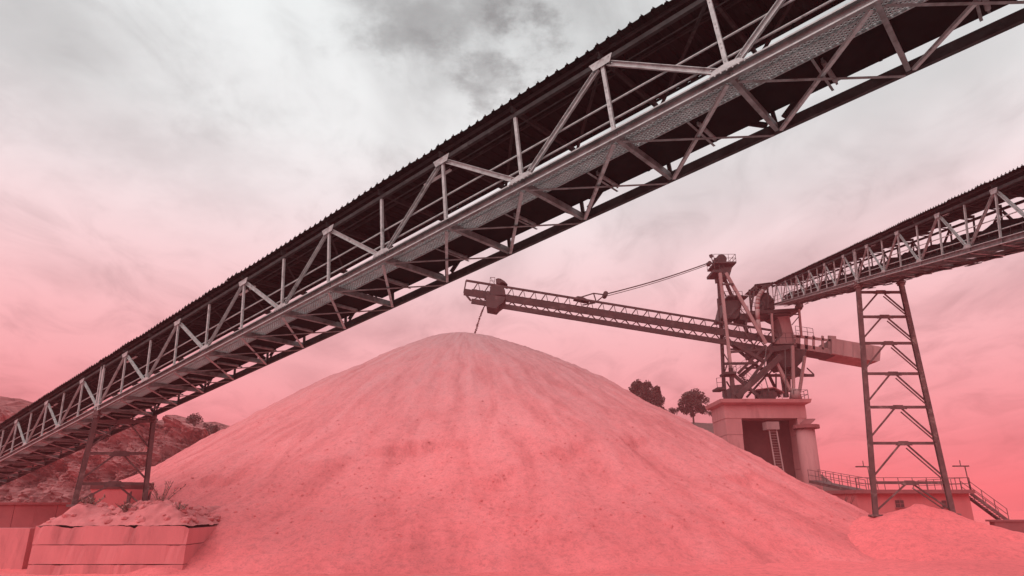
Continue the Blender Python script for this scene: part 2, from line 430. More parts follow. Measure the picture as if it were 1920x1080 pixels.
# ------------------------------------------------------------------ ground
M['sand'] = sand_material('red_tinted_sand_ground', None, (0.74, 0.145, 0.155), (0.86, 0.175, 0.185))  # the same red tint is put into both sand base colours
M['pile'] = sand_material('red_tinted_sand_pile', tuple(A(985, 672, PD-3) - Vector((PC.x, PC.y, 0))), (0.68, 0.150, 0.160), (0.82, 0.185, 0.195))
def spaced(a, b, fine0, fine1, st, coarse):
    m = np.arange(fine0, fine1+st/2, st)
    lo = fine0-np.geomspace(st, fine0-a+st, coarse)+st if a < fine0 else np.array([])
    hi = fine1+np.geomspace(st, b-fine1+st, coarse)-st
    return np.unique(np.round(np.concatenate([lo, m, hi]), 3))
gx = spaced(-1500, 1500, -48, 62, 0.3, 45)
gy = spaced(-1500, 1500, 24, 70, 0.22, 45)
GX, GY = np.meshgrid(gx, gy)
ground = put(grid_mesh('ground', GX, GY, base_h(GX, GY), M['sand']), 'ground')
tag(ground, 'rough reddish sandy quarry floor with hummocks', kind='structure')

# the pile itself: a polar sheet round the summit that dives under the ground all round
pr = np.concatenate([np.linspace(0.0, 12, 50), np.linspace(12.2, 50, 190)])
pp = np.concatenate([np.linspace(-1.75, 1.9, 420), np.linspace(1.95, 2*math.pi-1.75, 110)])
PRr, PPh = np.meshgrid(pr, pp)
PX = PC.x + PRr*np.sin(PPh); PY = PC.y - PRr*np.cos(PPh)
PZ = pile_h(PX, PY)
pile = put(grid_mesh('sand_pile', PX-PC.x, PY-PC.y, PZ, M['pile']), 'sand_pile', None, (PC.x, PC.y, 0))
tag(pile, 'huge conical heap of pale reddish sand under the stacker boom', 'sand pile')

IV0 = [Vector(v).normalized() for v in ((0, 0, 1), (.9, 0, .3), (-.3, .85, .35), (-.5, -.75, .25), (.3, .4, -.9), (.2, -.8, -.5))]
IF0 = [(0, 1, 2), (0, 2, 3), (0, 3, 1), (1, 4, 2), (2, 4, 3), (3, 4, 5), (3, 5, 1), (1, 5, 4)]
lum = MB()
lp_ = nrs.normal(0.05, .6, 2400); lr_ = 24+16*nrs.rand(2400)**.6
lx_ = PC.x+lr_*np.sin(lp_); ly_ = PC.y-lr_*np.cos(lp_); lz_ = pile_h(lx_, ly_); lq_ = .02+.09*nrs.rand(2400)**3
for x_, y_, z_, q_ in zip(lx_, ly_, lz_, lq_):
    if z_ < -.2: continue
    lum.add([(x_-PC.x+v.x*q_*rnd.uniform(.7, 1.3), y_-PC.y+v.y*q_*rnd.uniform(.7, 1.3), z_+v.z*q_*.8) for v in IV0], IF0)
tag(lum.build('sand_lumps', M['pile'], None, False, (PC.x, PC.y, 0)), 'loose lumps that rolled down to the lower slope of the sand pile', kind='stuff')

# ------------------------------------------------------------------ quarry cliff and hill behind
def cliff(name, pxs, tops, Y0, Y1, mat, depth=16.0, seed=3, zbot=-2.0):
    nu, nv = 420, 130
    u = np.linspace(0, 1, nu); v = np.linspace(0, 1, nv)
    U, V = np.meshgrid(u, v)
    px = np.interp(u, np.linspace(0, 1, len(pxs)), pxs)
    Yl = Y0+(Y1-Y0)*u
    top = np.array([A(p, t, y)[:] for p, t, y in zip(px, np.interp(px, *zip(*sorted(tops))), Yl)])
    X = np.repeat(top[None, :, 0], nv, 0); Yb = np.repeat(Yl[None], nv, 0)
    ztop = top[:, 2] + fbm(u*22, u*0, 4, seed)*2.6
    Z = zbot + V*(ztop[None]-zbot)
    # blocky faces: stepped noise pushed towards the camera
    b1 = fbm(X*0.09+Z*0.02, Z*0.16, 2, seed+1); b2 = np.floor(fbm(X*0.22+Z*0.12, Z*0.3-X*0.1, 3, seed+2)*14)/14; b3 = fbm(X*0.6+Z*0.3, Z*0.7, 5, seed+3, 0.65)
    Yy = Yb - (1-V)**1.5*depth - b1*7 - b2*8.0 - b3*4.5
    Z2 = Z + b2*1.5 + b3*1.5
    # a shelf of scrubby ground behind the edge
    nb = 14
    back = np.linspace(0.05, 1, nb)
    Xb = np.repeat(X[-1:], nb, 0); Ybk = Yy[-1:]+back[:, None]*70; Zb = Z2[-1:] + back[:, None]*2.5 + fbm(Xb*0.2, Ybk*0.2, 4, seed+6)*2.2
    return put(grid_mesh(name, np.vstack([X, Xb]), np.vstack([Yy, Ybk]), np.vstack([Z2, Zb]), mat, False), name)
tag(cliff('quarry_cliff', [-420, 470], [(-420, 690), (-200, 730), (0, 764), (40, 774), (160, 790), (250, 778), (320, 783), (370, 796), (400, 822), (470, 850)], 88, 112, M['rock']),
    'blocky broken rock face of the quarry behind the left end of the conveyor', kind='structure')
hx = np.linspace(-30, 74, 120); hy = np.linspace(118, 220, 60)
HX, HY = np.meshgrid(hx, hy)
ridge = A(1290, 778, 150).z
HZ = ridge*np.clip(1-((HY-158)/38)**2, 0, 1)**0.6*np.clip((70-HX)/20, 0, 1)**0.7 + fbm(HX*0.12, HY*0.12, 5, 81)*2.2 - 1.5
tag(put(grid_mesh('hill', HX, HY, HZ, M['scrub']), 'hill'), 'low dark scrub-covered rise between the sand pile and the stacker base', kind='structure')

# ------------------------------------------------------------------ conveyor galleries
M['shaded_steel'] = material('shaded_inner_steel', (0.050, 0.050, 0.050), (0.022, 0.022, 0.022), 3, 0.75, 0.0, 0.2, 30, (0.09, 0.09, 0.088), 2.0, 0.58, 0.75, (1, 1, 1), 0.15)  # darker steel copy for far and inner members, shade put into the colour
def cprof(h, w, t, out=-1):
    """channel outline, open towards 'out'"""
    a = [(-w/2, -h/2), (w/2, -h/2), (w/2, h/2), (-w/2, h/2), (-w/2, h/2-t), (w/2-t, h/2-t), (w/2-t, -h/2+t), (-w/2, -h/2+t)]
    return a if out < 0 else [(-x, y) for x, y in a][::-1]
def lprof(a, b, t):
    return [(-a/2, -b/2), (a/2, -b/2), (a/2, -b/2+t), (-a/2+t, -b/2+t), (-a/2+t, b/2), (-a/2, b/2)]
GM = {}
def gallery_meshes():
    def L(s, t, z): return Vector((s, -t, z))
    GM['L'] = L
    def v(mat):
        b = MB().prof(L(0, 0, 0.0), L(0, 0, 2.2), lprof(0.10, 0.075, 0.012), (0, -1, 0))
        for z in (0.16, 0.24, 0.62, 0.74, 1.2, 1.32, 1.98, 2.08):       # bolt heads
            b.tube(L(0.0, -0.036, z), L(0.0, -0.052, z), 0.016, 6)
        return b.mesh('vertical', mat)
    GM['vert'] = v(M['steel']); GM['vert_far'] = v(M['shaded_steel'])
    for sgn, nm in ((1, 'a'), (-1, 'b')):
        p = L(0.16*sgn, 0, 2.14); q = L((HP-0.22)*sgn, 0, 0.18)
        for mat, far in ((M['steel'], ''), (M['shaded_steel'], '_far')):
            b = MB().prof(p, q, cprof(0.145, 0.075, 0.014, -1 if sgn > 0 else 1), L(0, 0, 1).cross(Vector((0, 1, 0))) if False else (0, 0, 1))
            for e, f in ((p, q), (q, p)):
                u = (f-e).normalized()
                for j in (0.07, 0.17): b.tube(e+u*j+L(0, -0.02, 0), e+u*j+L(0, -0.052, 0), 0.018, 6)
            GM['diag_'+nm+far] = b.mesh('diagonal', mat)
    # gusset plates with bolts
    b = MB().poly([L(-0.44, -0.085, 0.085), L(0.44, -0.085, 0.085), L(0.30, -0.085, 0.21), L(0.06, -0.085, 0.24), L(-0.06, -0.085, 0.24), L(-0.30, -0.085, 0.21)], L(0, 0.012, 0))
    for i in range(7): b.tube(L(-0.42+0.14*i, -0.085, 0.05), L(-0.42+0.14*i, -0.105, 0.05), 0.02, 6)
    GM['gus_b'] = b.mesh('gusset', M['steel'])
    b = MB().poly([L(-0.36, -0.075, 2.32), L(0.36, -0.075, 2.32), L(0.26, -0.075, 2.09), L(-0.26, -0.075, 2.09)], L(0, 0.012, 0))
    for i in range(4): b.tube(L(-0.24+0.16*i, -0.075, 2.26), L(-0.24+0.16*i, -0.092, 2.26), 0.018, 6)
    GM['gus_t'] = b.mesh('gusset', M['steel'])
    GM['cross'] = MB().prof(L(0, 0.02, -0.04), L(0, WT-0.02, -0.04), cprof(0.20, 0.11, 0.016), (0, 0, 1)).mesh('crossbeam', M['chord'])
    GM['br_a'] = MB().prof(L(0.12, 0.1, -0.165), L(HP-0.1, WT-0.1, -0.165), lprof(0.09, 0.07, 0.012)).mesh('brace', M['steel'])
    GM['br_b'] = MB().prof(L(HP-0.12, 0.1, -0.225), L(0.1, WT-0.1, -0.225), lprof(0.075, 0.05, 0.012)).mesh('brace', M['chord'])
    GM['tb_a'] = MB().prof(L(0.1, 0.06, 2.2), L(HP-0.1, WT-0.06, 2.2), lprof(0.075, 0.06, 0.012)).mesh('top_brace', M['shaded_steel'])
    GM['raft'] = MB().prof(L(0, -0.16, 2.42), L(0, WT+0.06, 2.42), cprof(0.17, 0.08, 0.012)).mesh('rafter', M['shaded_steel'])
    # expanded-metal walkway panel
    b = MB(); ln, wd_ = HP-0.03, 0.90; pit = 0.15
    def clip_line(c, sg):          # line t = sg*(s-c), slope about 0.62
        sl_ = 0.62*sg
        pts = []
        for s in (0, ln):
            t = sl_*(s-c)
            if 0 <= t <= wd_: pts.append((s, t))
        for t in (0, wd_):
            s = c+t/sl_
            if 0 < s < ln: pts.append((s, t))
        return pts[:2] if len(pts) >= 2 else None
    for sg in (1, -1):
        c = -3.2
        while c < ln+3.2:
            q = clip_line(c, sg)
            if q and (abs(q[0][0]-q[1][0]) > 0.05):
                b.bar(L(q[0][0]+0.015, 0.10+q[0][1], 0.085+0.002*sg), L(q[1][0]+0.015, 0.10+q[1][1], 0.085+0.002*sg), 0.024, 0.02)
            c += pit
    b.bar(L(0, 0.985, 0.09), L(HP, 0.985, 0.09), 0.03, 0.09)
    b.bar(L(0, 0.53, 0.06), L(HP, 0.53, 0.06), 0.03, 0.03)
    GM['grat'] = b.mesh('walkway_grating', M['grating'])
    GM['pan'] = MB().box(L(HP/2, 1.72, 0.13), (HP-0.006, 1.42, 0.05)).mesh('belt_pan', M['pan'])
    # idler station: two posts, cross angle, three rollers
    b = MB()
    for t in (1.10, 2.44): b.bar(L(0, t, 0.16), L(0, t, 0.80), 0.07, 0.05)
    b.bar(L(0, 1.10, 0.56), L(0, 2.44, 0.56), 0.08, 0.07)
    b.tube(L(0.06, 1.14, 0.80), L(0.06, 1.53, 0.64), 0.055); b.tube(L(0.06, 1.55, 0.63), L(0.06, 1.99, 0.63), 0.055); b.tube(L(0.06, 2.01, 0.64), L(0.06, 2.40, 0.80), 0.055)
    GM['idler'] = b.mesh('idler', M['shaded_steel'])
    b = MB().tube(L(0, 1.28, 0.04), L(0, 2.22, 0.04), 0.055, 10)
    for t in (1.24, 2.26): b.bar(L(0, t, -0.03), L(0, t, 0.12), 0.05, 0.02)
    GM['ret'] = b.mesh('return_roller', M['chord'])
    b = MB().prof(L(HP*0.55, 0.99, 0.055), L(HP*0.55, 2.52, 0.055), lprof(0.06, 0.06, 0.01))
    GM['bearer'] = b.mesh('pan_bearer', M['chord'])
    # corrugated roof sheet, ribs across the gallery
    wS = HP/3; pts = []
    pit = wS/3
    for i in range(3):
        a = i*pit
        pts += [(a, 0), (a+pit*0.56, 0), (a+pit*0.66, 0.05), (a+pit*0.90, 0.05), (a+pit, 0.0)]
    pts.append((wS+0.04, 0.0))
    u = []
    for q in pts:
        if not u or (abs(q[0]-u[-1][0]) > 1e-5): u.append(q)
    out = [(-x, z) for x, z in u] + [(-x, z+0.007) for x, z in u[::-1]]
    b = MB().prof(L(0, -0.25, 2.595), L(0, 2.99, 2.595), out[::-1])
    for i in range(3):
        for t in (-0.22, 0.95, 1.9): b.box(L(i*pit+pit*0.78, t, 2.675), (0.022, 0.022, 0.07))
    GM['sheet'] = b.mesh('roof_sheet', M['roof'])
    b = MB().box(L(0, 0.62, 2.30), (1.25, 0.09, 0.05)).tube(L(-0.58, 0.62, 2.26), L(0.58, 0.62, 2.26), 0.02)
    GM['lamp'] = b.mesh('strip_lamp', M['white'])
    GM['toe'] = MB().box(L(HP/2, 0.085, 0.16), (HP-0.5, 0.008, 0.10)).mesh('toe_board', M['white'])
gallery_meshes()
def gallery(name, label, G, k0, k1, posts, ragged, toe):
    L = GM['L']; P, d, c, n = G
    root = thing(name, label, 'conveyor')
    root.matrix_world = Matrix(((d.x, -c.x, n.x, P.x), (d.y, -c.y, n.y, P.y), (d.z, -c.z, n.z, P.z), (0, 0, 0, 1)))
    s0, s1 = HP*k0-0.15, HP*k1+0.15
    lr = random.Random(k0+99)
    MB().prof(L(s0, 0, -0.03), L(s1, 0, -0.03), cprof(0.26, 0.13, 0.016)).build('bottom_chord', M['chord'], root)
    MB().bar(L(s0, -0.068, 0.092), L(s1, -0.068, 0.092), 0.014, 0.035).build('lit_flange_strip', M['steel'], root)  # paler strips added as the light-catching flange edges
    MB().bar(L(s0, -0.068, -0.152), L(s1, -0.068, -0.152), 0.014, 0.035).build('lit_flange_strip', M['steel'], root)
    MB().prof(L(s0, WT, -0.03), L(s1, WT, -0.03), cprof(0.26, 0.13, 0.016, 1)).build('bottom_chord', M['shaded_steel'], root)
    MB().prof(L(s0, 0, HT), L(s1, 0, HT), lprof(0.11, 0.13, 0.014)).build('top_chord', M['shaded_steel'], root)
    MB().prof(L(s0, WT, HT), L(s1, WT, HT), lprof(0.11, 0.13, 0.014)).build('top_chord', M['shaded_steel'], root)
    for z in (0.50, 1.02):
        MB().tube(L(s0, 0.10, z), L(s1, 0.10, z), 0.027, 8).build('handrail', M['steel'], root, True)
    MB().tube(L(s0, 0.33, 2.17), L(s1, 0.33, 2.17), 0.02, 6).build('conduit', M['shaded_steel'], root)
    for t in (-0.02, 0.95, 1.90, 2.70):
        MB().prof(L(s0, t, 2.55), L(s1, t, 2.55), cprof(0.075, 0.06, 0.01)).build('purlin', M['shaded_steel'], root)
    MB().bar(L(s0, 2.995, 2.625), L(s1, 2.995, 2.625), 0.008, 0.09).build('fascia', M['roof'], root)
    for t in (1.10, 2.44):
        MB().prof(L(s0, t, 0.47), L(s1, t, 0.47), cprof(0.12, 0.05, 0.01)).build('stringer', M['shaded_steel'], root)
    # troughed belt with its load
    tr = [(1.18, 0.87), (1.55, 0.70), (1.99, 0.70), (2.36, 0.87)]
    b = MB(); ns = int((s1-s0)/0.5)
    ss = np.linspace(s0, s1, ns)
    hh = 0.18+0.42*(fbm(ss*0.8, ss*0, 3, 5)+0.5) if ragged else 0.04+ss*0
    for i, s in enumerate(ss):
        b.v += [tuple(L(s, t, z)) for t, z in tr] + [tuple(L(s, 2.05, 0.80+hh[i])), tuple(L(s, 1.49, 0.80+hh[i]))]
    for i in range(ns-1):
        for j in range(6): b.f.append((i*6+j, i*6+(j+1) % 6, (i+1)*6+(j+1) % 6, (i+1)*6+j))
    b.build('belt', M['belt'], root)
    for k in range(k0, k1+1):
        s = HP*k
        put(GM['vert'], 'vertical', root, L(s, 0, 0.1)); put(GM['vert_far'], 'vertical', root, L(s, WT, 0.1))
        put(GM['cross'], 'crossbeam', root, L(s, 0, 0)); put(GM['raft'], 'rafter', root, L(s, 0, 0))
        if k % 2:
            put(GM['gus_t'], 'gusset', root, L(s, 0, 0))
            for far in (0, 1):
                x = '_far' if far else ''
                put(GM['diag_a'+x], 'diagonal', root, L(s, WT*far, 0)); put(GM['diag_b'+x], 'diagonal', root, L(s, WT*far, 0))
        else:
            put(GM['gus_b'], 'gusset', root, L(s, 0, 0))
        if k in posts:
            MB().bar(L(s-0.19, -0.03, -0.14), L(s-0.19, -0.03, 2.36), 0.11, 0.09, (0, -1, 0)).bar(L(s+0.19, -0.03, -0.14), L(s+0.19, -0.03, 2.36), 0.11, 0.09, (0, -1, 0)).build('joint_post', M['steel'], root)
        if k == k1: continue
        put(GM['br_a'], 'brace', root, L(s, 0, 0)); put(GM['br_b'], 'brace', root, L(s, 0, 0)); put(GM['tb_a'], 'top_brace', root, L(s, 0, 0))
        put(GM['grat'], 'walkway_grating', root, L(s, 0, lr.uniform(-.006, .006)))
        put(GM['pan'], 'belt_pan', root, L(s, lr.uniform(-.05, .05), lr.uniform(-.03, .02)), (lr.uniform(-.02, .02), 0, lr.uniform(-.012, .012)))
        put(GM['bearer'], 'pan_bearer', root, L(s-0.15, 0, 0))
        put(GM['ret'], 'return_roller', root, L(s+HP*0.45, 0, 0))
        if toe: put(GM['toe'], 'toe_board', root, L(s, 0, 0))
        for i in range(3):
            put(GM['idler'], 'idler', root, L(s+HP*(i+0.4)/3, 0, 0))
            put(GM['sheet'], 'roof_sheet', root, L(s+HP*i/3, lr.uniform(-.035, .035), lr.uniform(0, .012)), (lr.uniform(-.003, .003), 0, lr.uniform(-.006, .006)))
        if k % 4 == 3: put(GM['lamp'], 'strip_lamp', root, L(s+0.9, 0, 0))
        if ragged:
            for i in range(4):      # loose planks caked with spillage under the belt
                ang = lr.uniform(-.12, .12); ln = lr.uniform(1.0, 2.4)
                a = L(s+lr.uniform(0, HP), lr.uniform(0.9, 2.8), lr.uniform(-.34, -.24)); u = Vector((math.cos(ang), math.sin(ang), lr.uniform(-.03, .03)))
                MB().bar(a, a+u*ln, lr.uniform(.12, .22), 0.035).build('spill_board', M['shaded_steel'], root)
    return root
near = gallery('conveyor_gallery', 'long roofed lattice conveyor gallery crossing the whole picture close overhead', GN, -5, 23, (12, ), False, False)
right = gallery('conveyor_gallery', 'roofed lattice conveyor gallery at the right leading up to the stacker mast', GR, -12, 12, (0, ), True, False)

# ------------------------------------------------------------------ trestles
def px_y(p):
    v = p-EYE; return 540-FPX*v.dot(CU)/v.dot(CF)
def at_y(a, b, y):
    lo, hi = 0.0, 1.0
    for _ in range(40):
        m = (lo+hi)/2
        if px_y(a+(b-a)*m) < y: lo = m
        else: hi = m
    return a+(b-a)*lo
def trestle(name, label, G, k, fl, fr, ys, leg, brw, double, base_z):
    root = thing(name, label, 'trestle', ((fl+fr)/2)[:])
    inv = Matrix.Translation(-(fl+fr)/2)
    P, d, c, n = G
    hd = Vector((d.x, d.y, 0)).normalized()
    def B(mb, nm, mat): mb.v = [tuple(inv @ Vector(v)) for v in mb.v]; return mb.build(nm, mat, root)
    tl = gpt(G, k, 0.0, -0.42); tr_ = gpt(G, k, WT, -0.42)
    for a, f in ((tl, fl), (tr_, fr)):
        B(MB().prof(a, f, [(x*leg, y*leg) for x, y in ((-.5, -.5), (.5, -.5), (.5, -.4), (.07, -.4), (.07, .4), (.5, .4), (.5, .5), (-.5, .5), (-.5, .4), (-.07, .4), (-.07, -.4), (-.5, -.4))], hd), 'leg', M['tower'])
        B(MB().box(a+Vector((0, 0, 0.08)), (leg*1.7, leg*1.5, 0.10)).box(a+Vector((0, 0, 0.22)), (leg*1.1, leg*1.1, 0.2)).box(a+Vector((0, 0, -0.06)), (leg*1.3, leg*1.3, 0.12)), 'bearing', M['tower'])
        B(MB().box(f+Vector((0, 0, 0.05)), (leg*2.2, leg*2.2, 0.12)), 'base_plate', M['tower'])
    lv = [(at_y(tl, fl, y), at_y(tr_, fr, y)) for y in ys] + [(fl, fr)]
    for i in range(len(lv)-1):
        (a, b), (a2, b2) = lv[i], lv[i+1]
        u = (b-a).normalized()
        B(MB().prof(a, b, cprof(brw*1.25, brw*.9, brw*.16)), 'strut', M['tower'])
        m = (a+b)/2
        B(MB().poly([m-u*.55+Vector((0, 0, -.16))-hd*.1, m+u*.55+Vector((0, 0, -.16))-hd*.1, m+u*.3+Vector((0, 0, .14))-hd*.1, m-u*.3+Vector((0, 0, .14))-hd*.1], hd*.02), 'gusset', M['tower'])
        ea = a+(a2-a)*0.86; eb = b+(b2-b)*0.86
        B(MB().prof(m-u*.25-Vector((0, 0, .1)), ea, lprof(brw, brw*.8, brw*.18)), 'brace', M['tower'])
        B(MB().prof(m+u*.25-Vector((0, 0, .1)), eb, lprof(brw, brw*.8, brw*.18)), 'brace', M['tower'])
        if double:
            o = Vector((0, 0, -.33))
            B(MB().prof(m+u*.1+o-hd*.12, eb+o-hd*.12, lprof(brw*.7, brw*.6, brw*.16)), 'brace', M['tower'])
    return root
trestle('support_trestle', 'tall tapering two-legged steel trestle with stacked inverted-V bracing at the right', GR, 0, TR_L, TR_R, (548, 594, 643.5, 700.6, 763.4, 831, 905), 0.31, 0.15, True, 0)
trestle('support_trestle', 'short steel trestle on a concrete plinth under the left end of the near conveyor', GN, 12, TL_L, TL_R, (790, 850, 907), 0.22, 0.12, False, 0)

# ------------------------------------------------------------------ plinth under the left trestle
def ico(r, sub=1):
    import bmesh
    bm = bmesh.new(); bmesh.ops.create_icosphere(bm, subdivisions=sub, radius=r)
    v = [tuple(x.co) for x in bm.verts]; f = [tuple(q.index for q in p.verts) for p in bm.faces]
    bm.free(); return v, f
IV, IF = ico(1.0, 1)
def stones(mb, n, place, r0, r1):
    for i in range(n):
        x, y, z = place(); r = rnd.uniform(r0, r1)
        vs_ = [(x+a*r*rnd.uniform(.7, 1.25), y+b*r*rnd.uniform(.7, 1.25), z+c_*r*rnd.uniform(.5, .95)) for a, b, c_ in IV]
        mb.add(vs_, IF)
pa = A(68, 985, 33.6); pb = A(354, 985, 33.6)
pcx, pw, ptop = (pa.x+pb.x)/2, pb.x-pa.x, pa.z
pl = thing('concrete_plinth', 'low weathered concrete plinth with rubble and weeds on top', 'plinth', (pcx, 37.2, 0))
for i in range(3):
    z0, z1 = -0.6+(ptop+0.6)*i/3, -0.6+(ptop+0.6)*(i+1)/3
    b = MB(); xs = np.linspace(-pw/2, pw/2, 40)
    o = 0.03*(2-i)
    ring = [(x, -3.6-o+0.10*fbm(np.array([x*0.8+i*7]), np.array([z0]), 4, 91)[0]) for x in xs] + [(pw/2+o, 3.6)] + [(-pw/2-o, 3.6)]
    n_ = len(ring)
    ch = [max(0.0, float(fbm(np.array([x*2.3+i*5]), np.array([1.0]), 4, 97)[0]))*0.5 for x, y in ring]
    b.v = [(x, y, z0) for x, y in ring] + [(x, y+c_*.6, z1-0.025-c_*(1.0 if i == 2 else .25)) for (x, y), c_ in zip(ring, ch)]
    b.f = [(j, (j+1) % n_, n_+(j+1) % n_, n_+j) for j in range(n_)] + [tuple(range(n_, 2*n_))]
    b.build('course', M['concrete'], pl)
nx, ny = 90, 60
RX, RY = np.meshgrid(np.linspace(-pw/2+.05, pw/2-.05, nx), np.linspace(-3.55, 3.55, ny))
ex = np.clip(np.minimum(1-np.abs(RX)/(pw/2), (RY+3.6)/3.6*1.3)*2.6, 0, 1)
RZ = ptop - 0.06 + ex*(0.78+1.3*fbm(RX*.8, RY*.8, 4, 101)) + fbm(RX*3, RY*3, 3, 105)*0.15
tag(put(grid_mesh('rubble_heap', RX, RY, RZ, M['rubble']), 'rubble_heap', None, (pcx, 37.2, 0)), 'bed of broken stone and dirt heaped over the concrete plinth', 'rubble')
def rub():
    x = rnd.uniform(-pw/2+.2, pw/2-.2); y = rnd.uniform(-3.4, 2.5)
    i = int((x+pw/2)/pw*(nx-1)); j = int((y+3.55)/7.1*(ny-1))
    return x+pcx, y+37.2, RZ[max(0, min(ny-1, j)), max(0, min(nx-1, i))]
b = MB(); stones(b, 260, rub, 0.05, 0.24)
tag(b.build('loose_stones', M['rubble']), 'loose broken stones strewn over the plinth', kind='stuff')
def weed(px, py, Y, h, nst, lab):
    p = A(px, py, Y)
    root = thing('weed', lab, 'plant', p[:], 'weeds on the plinth')
    b = MB(); lv = MB()
    for i in range(nst):
        a = rnd.uniform(0, 6.28); tilt = rnd.uniform(.1, .8); q = Vector((math.cos(a)*tilt, math.sin(a)*tilt, 1)).normalized()
        pts = [Vector((0, 0, -.1)), q*h*.5, q*h*rnd.uniform(.8, 1.1)+Vector((math.cos(a)*.12, math.sin(a)*.12, -.08))]
        b.path(pts, 0.013, 5)
        for j in range(9):
            t_ = pts[1]+(pts[2]-pts[1])*rnd.uniform(-.7, 1); u = Vector((rnd.uniform(-1, 1), rnd.uniform(-1, 1), rnd.uniform(-.2, 1))).normalized()*rnd.uniform(.10, .22)
            w_ = u.cross(Vector((0, 0, 1))).normalized()*.035
            lv.add([t_, t_+u*.5+w_, t_+u, t_+u*.5-w_], [(0, 1, 2, 3)])
    b.build('stems', M['dry_plant'], root); lv.build('leaves', M['dry_plant'], root)
weed(300, 955, 35.6, 1.5, 12, 'tall dry weed just right of the trestle foot on the plinth')
weed(165, 960, 35.2, 0.9, 14, 'low bushy dry weed between the two trestle legs on the plinth')
weed(235, 968, 35.0, 0.8, 14, 'small dry weed in front of the right trestle leg on the plinth')
weed(335, 968, 34.8, 0.7, 10, 'dry weed at the right-hand edge of the plinth')

# low concrete wall left of the plinth, dark cutting behind it
wl = thing('barrier_wall', 'low pale concrete wall at the far left beside the plinth', 'wall', (A(20, 990, 37).x, 37, 0))
q0 = A(-260, 990, 37); q1 = A(66, 990, 37)
nseg = 4
for i in range(nseg):
    x0 = q0.x+(q1.x-q0.x)*i/nseg; x1 = q0.x+(q1.x-q0.x)*(i+1)/nseg
    MB().box(((x0+x1)/2-wl.location.x, 0, (q0.z-0.8)/2), (x1-x0-0.03, 0.7, q0.z+0.8)).build('wall_block', M['concrete'], wl)
ct = thing('dark_shed', 'dark low shed wall in the shade under the rock face at far left', 'shed', (A(20, 950, 52).x, 52, 0))
s0_ = A(-330, 946, 52); s1_ = A(150, 946, 52)
for i in range(12):
    x0 = s0_.x+(s1_.x-s0_.x)*i/12; x1 = s0_.x+(s1_.x-s0_.x)*(i+1)/12
    MB().box(((x0+x1)/2-ct.location.x, 0.02*(i % 2), s0_.z/2), (x1-x0-0.02, 0.2, s0_.z)).build('wall_panel', M['shed'], ct)
MB().box(((s0_.x+s1_.x)/2-ct.location.x, 2.4, s0_.z+0.08), (s1_.x-s0_.x+0.4, 5.4, 0.14)).build('roof', M['shed'], ct)

# feed hopper behind the left trestle
hp = A(232, 905, 42); hz = hp.z
ho = thing('feed_hopper', 'dark-rimmed sloping steel hopper behind the left trestle', 'hopper', (hp.x, 42, 0))
w2 = abs(A(270, 905, 42).x-A(196, 905, 42).x)/2
MB().box((0, 0, hz-0.2), (w2*2, 2.6, 0.4)).build('rim', M['void'], ho)
b = MB(); v4 = [(-w2, -1.25, hz-.4), (w2, -1.25, hz-.4), (w2, 1.25, hz-.4), (-w2, 1.25, hz-.4), (-.7, -.5, hz-2.6), (.5, -.5, hz-2.6), (.5, .5, hz-2.6), (-.7, .5, hz-2.6)]
b.add(v4, [(0, 1, 5, 4), (1, 2, 6, 5), (2, 3, 7, 6), (3, 0, 4, 7), (4, 5, 6, 7)]).build('bin', M['concrete'], ho)
for x in (-w2*.9, w2*.9):
    for y in (-1.1, 1.1): MB().bar((x, y, -0.5), (x, y, hz-.4), .16).build('leg', M['tower'], ho)

# ------------------------------------------------------------------ stacker: concrete base, mast, boom, counterweight
SF, SM, SB = 79.6, 82.0, 84.4        # near, middle and far planes of the machine
def lerp(a, b, t): return a+(b-a)*t
def rail(root, pts, h, mat, gap=1.6, r=0.035, name='railing'):
    """posts and two rails along the line pts"""
    b = MB()
    for a, c in zip(pts, pts[1:]):
        a = Vector(a); c = Vector(c); n_ = max(1, int((c-a).length/gap))
        for i in range(n_+1):
            p = lerp(a, c, i/n_); b.bar(p, p+Vector((0, 0, h)), r*1.6)
        for f in (0.5, 1.0): b.bar(a+Vector((0, 0, h*f)), c+Vector((0, 0, h*f)), r*1.5)
    return b.build(name, mat, root)
# base
base_o = A(1436, 757, SM)
cb = thing('concrete_pedestal', 'massive concrete portal block carrying the stacker, partly behind the sand', 'pedestal', (base_o.x, SM, 0))
def rel(p, o): return Vector(p)-Vector(o.location)
ztop = A(1436, 747, SF-1).z
xl, xr = A(1358, 770, SF).x, A(1511, 770, SF).x
zcap = A(1436, 757, SF-1).z; zlint = A(1436, 784, SF).z
def bx(root, x0, x1, y0, y1, z0, z1, name, mat):
    o = root.location
    return MB().box(((x0+x1)/2-o.x, (y0+y1)/2-o.y, (z0+z1)/2-o.z), (x1-x0, y1-y0, z1-z0)).build(name, mat, root)
b = MB(); o = cb.location
for z, g in ((zcap, 0.0), (zcap+(ztop-zcap)*.35, 0.45), (ztop, 0.55)):
    b.v += [(x-o.x, y-o.y, z) for x, y in ((xl-g, SF-.2-g), (xr+g, SF-.2-g), (xr+g, SB+.6+g), (xl-g, SB+.6+g))]
for i in range(2):
    for j in range(4): b.f.append((i*4+j, i*4+(j+1) % 4, i*4+4+(j+1) % 4, i*4+4+j))
b.f += [(0, 3, 2, 1), (8, 9, 10, 11)]
b.build('cap', M['pedestal'], cb)
bx(cb, xl, xr, SF, SB+.4, zlint, zcap, 'lintel', M['pedestal'])
xa = A(1392, 800, SF).x; xb2 = A(1497, 800, SF).x; xe = A(1532, 850, SF).x
nl = 7
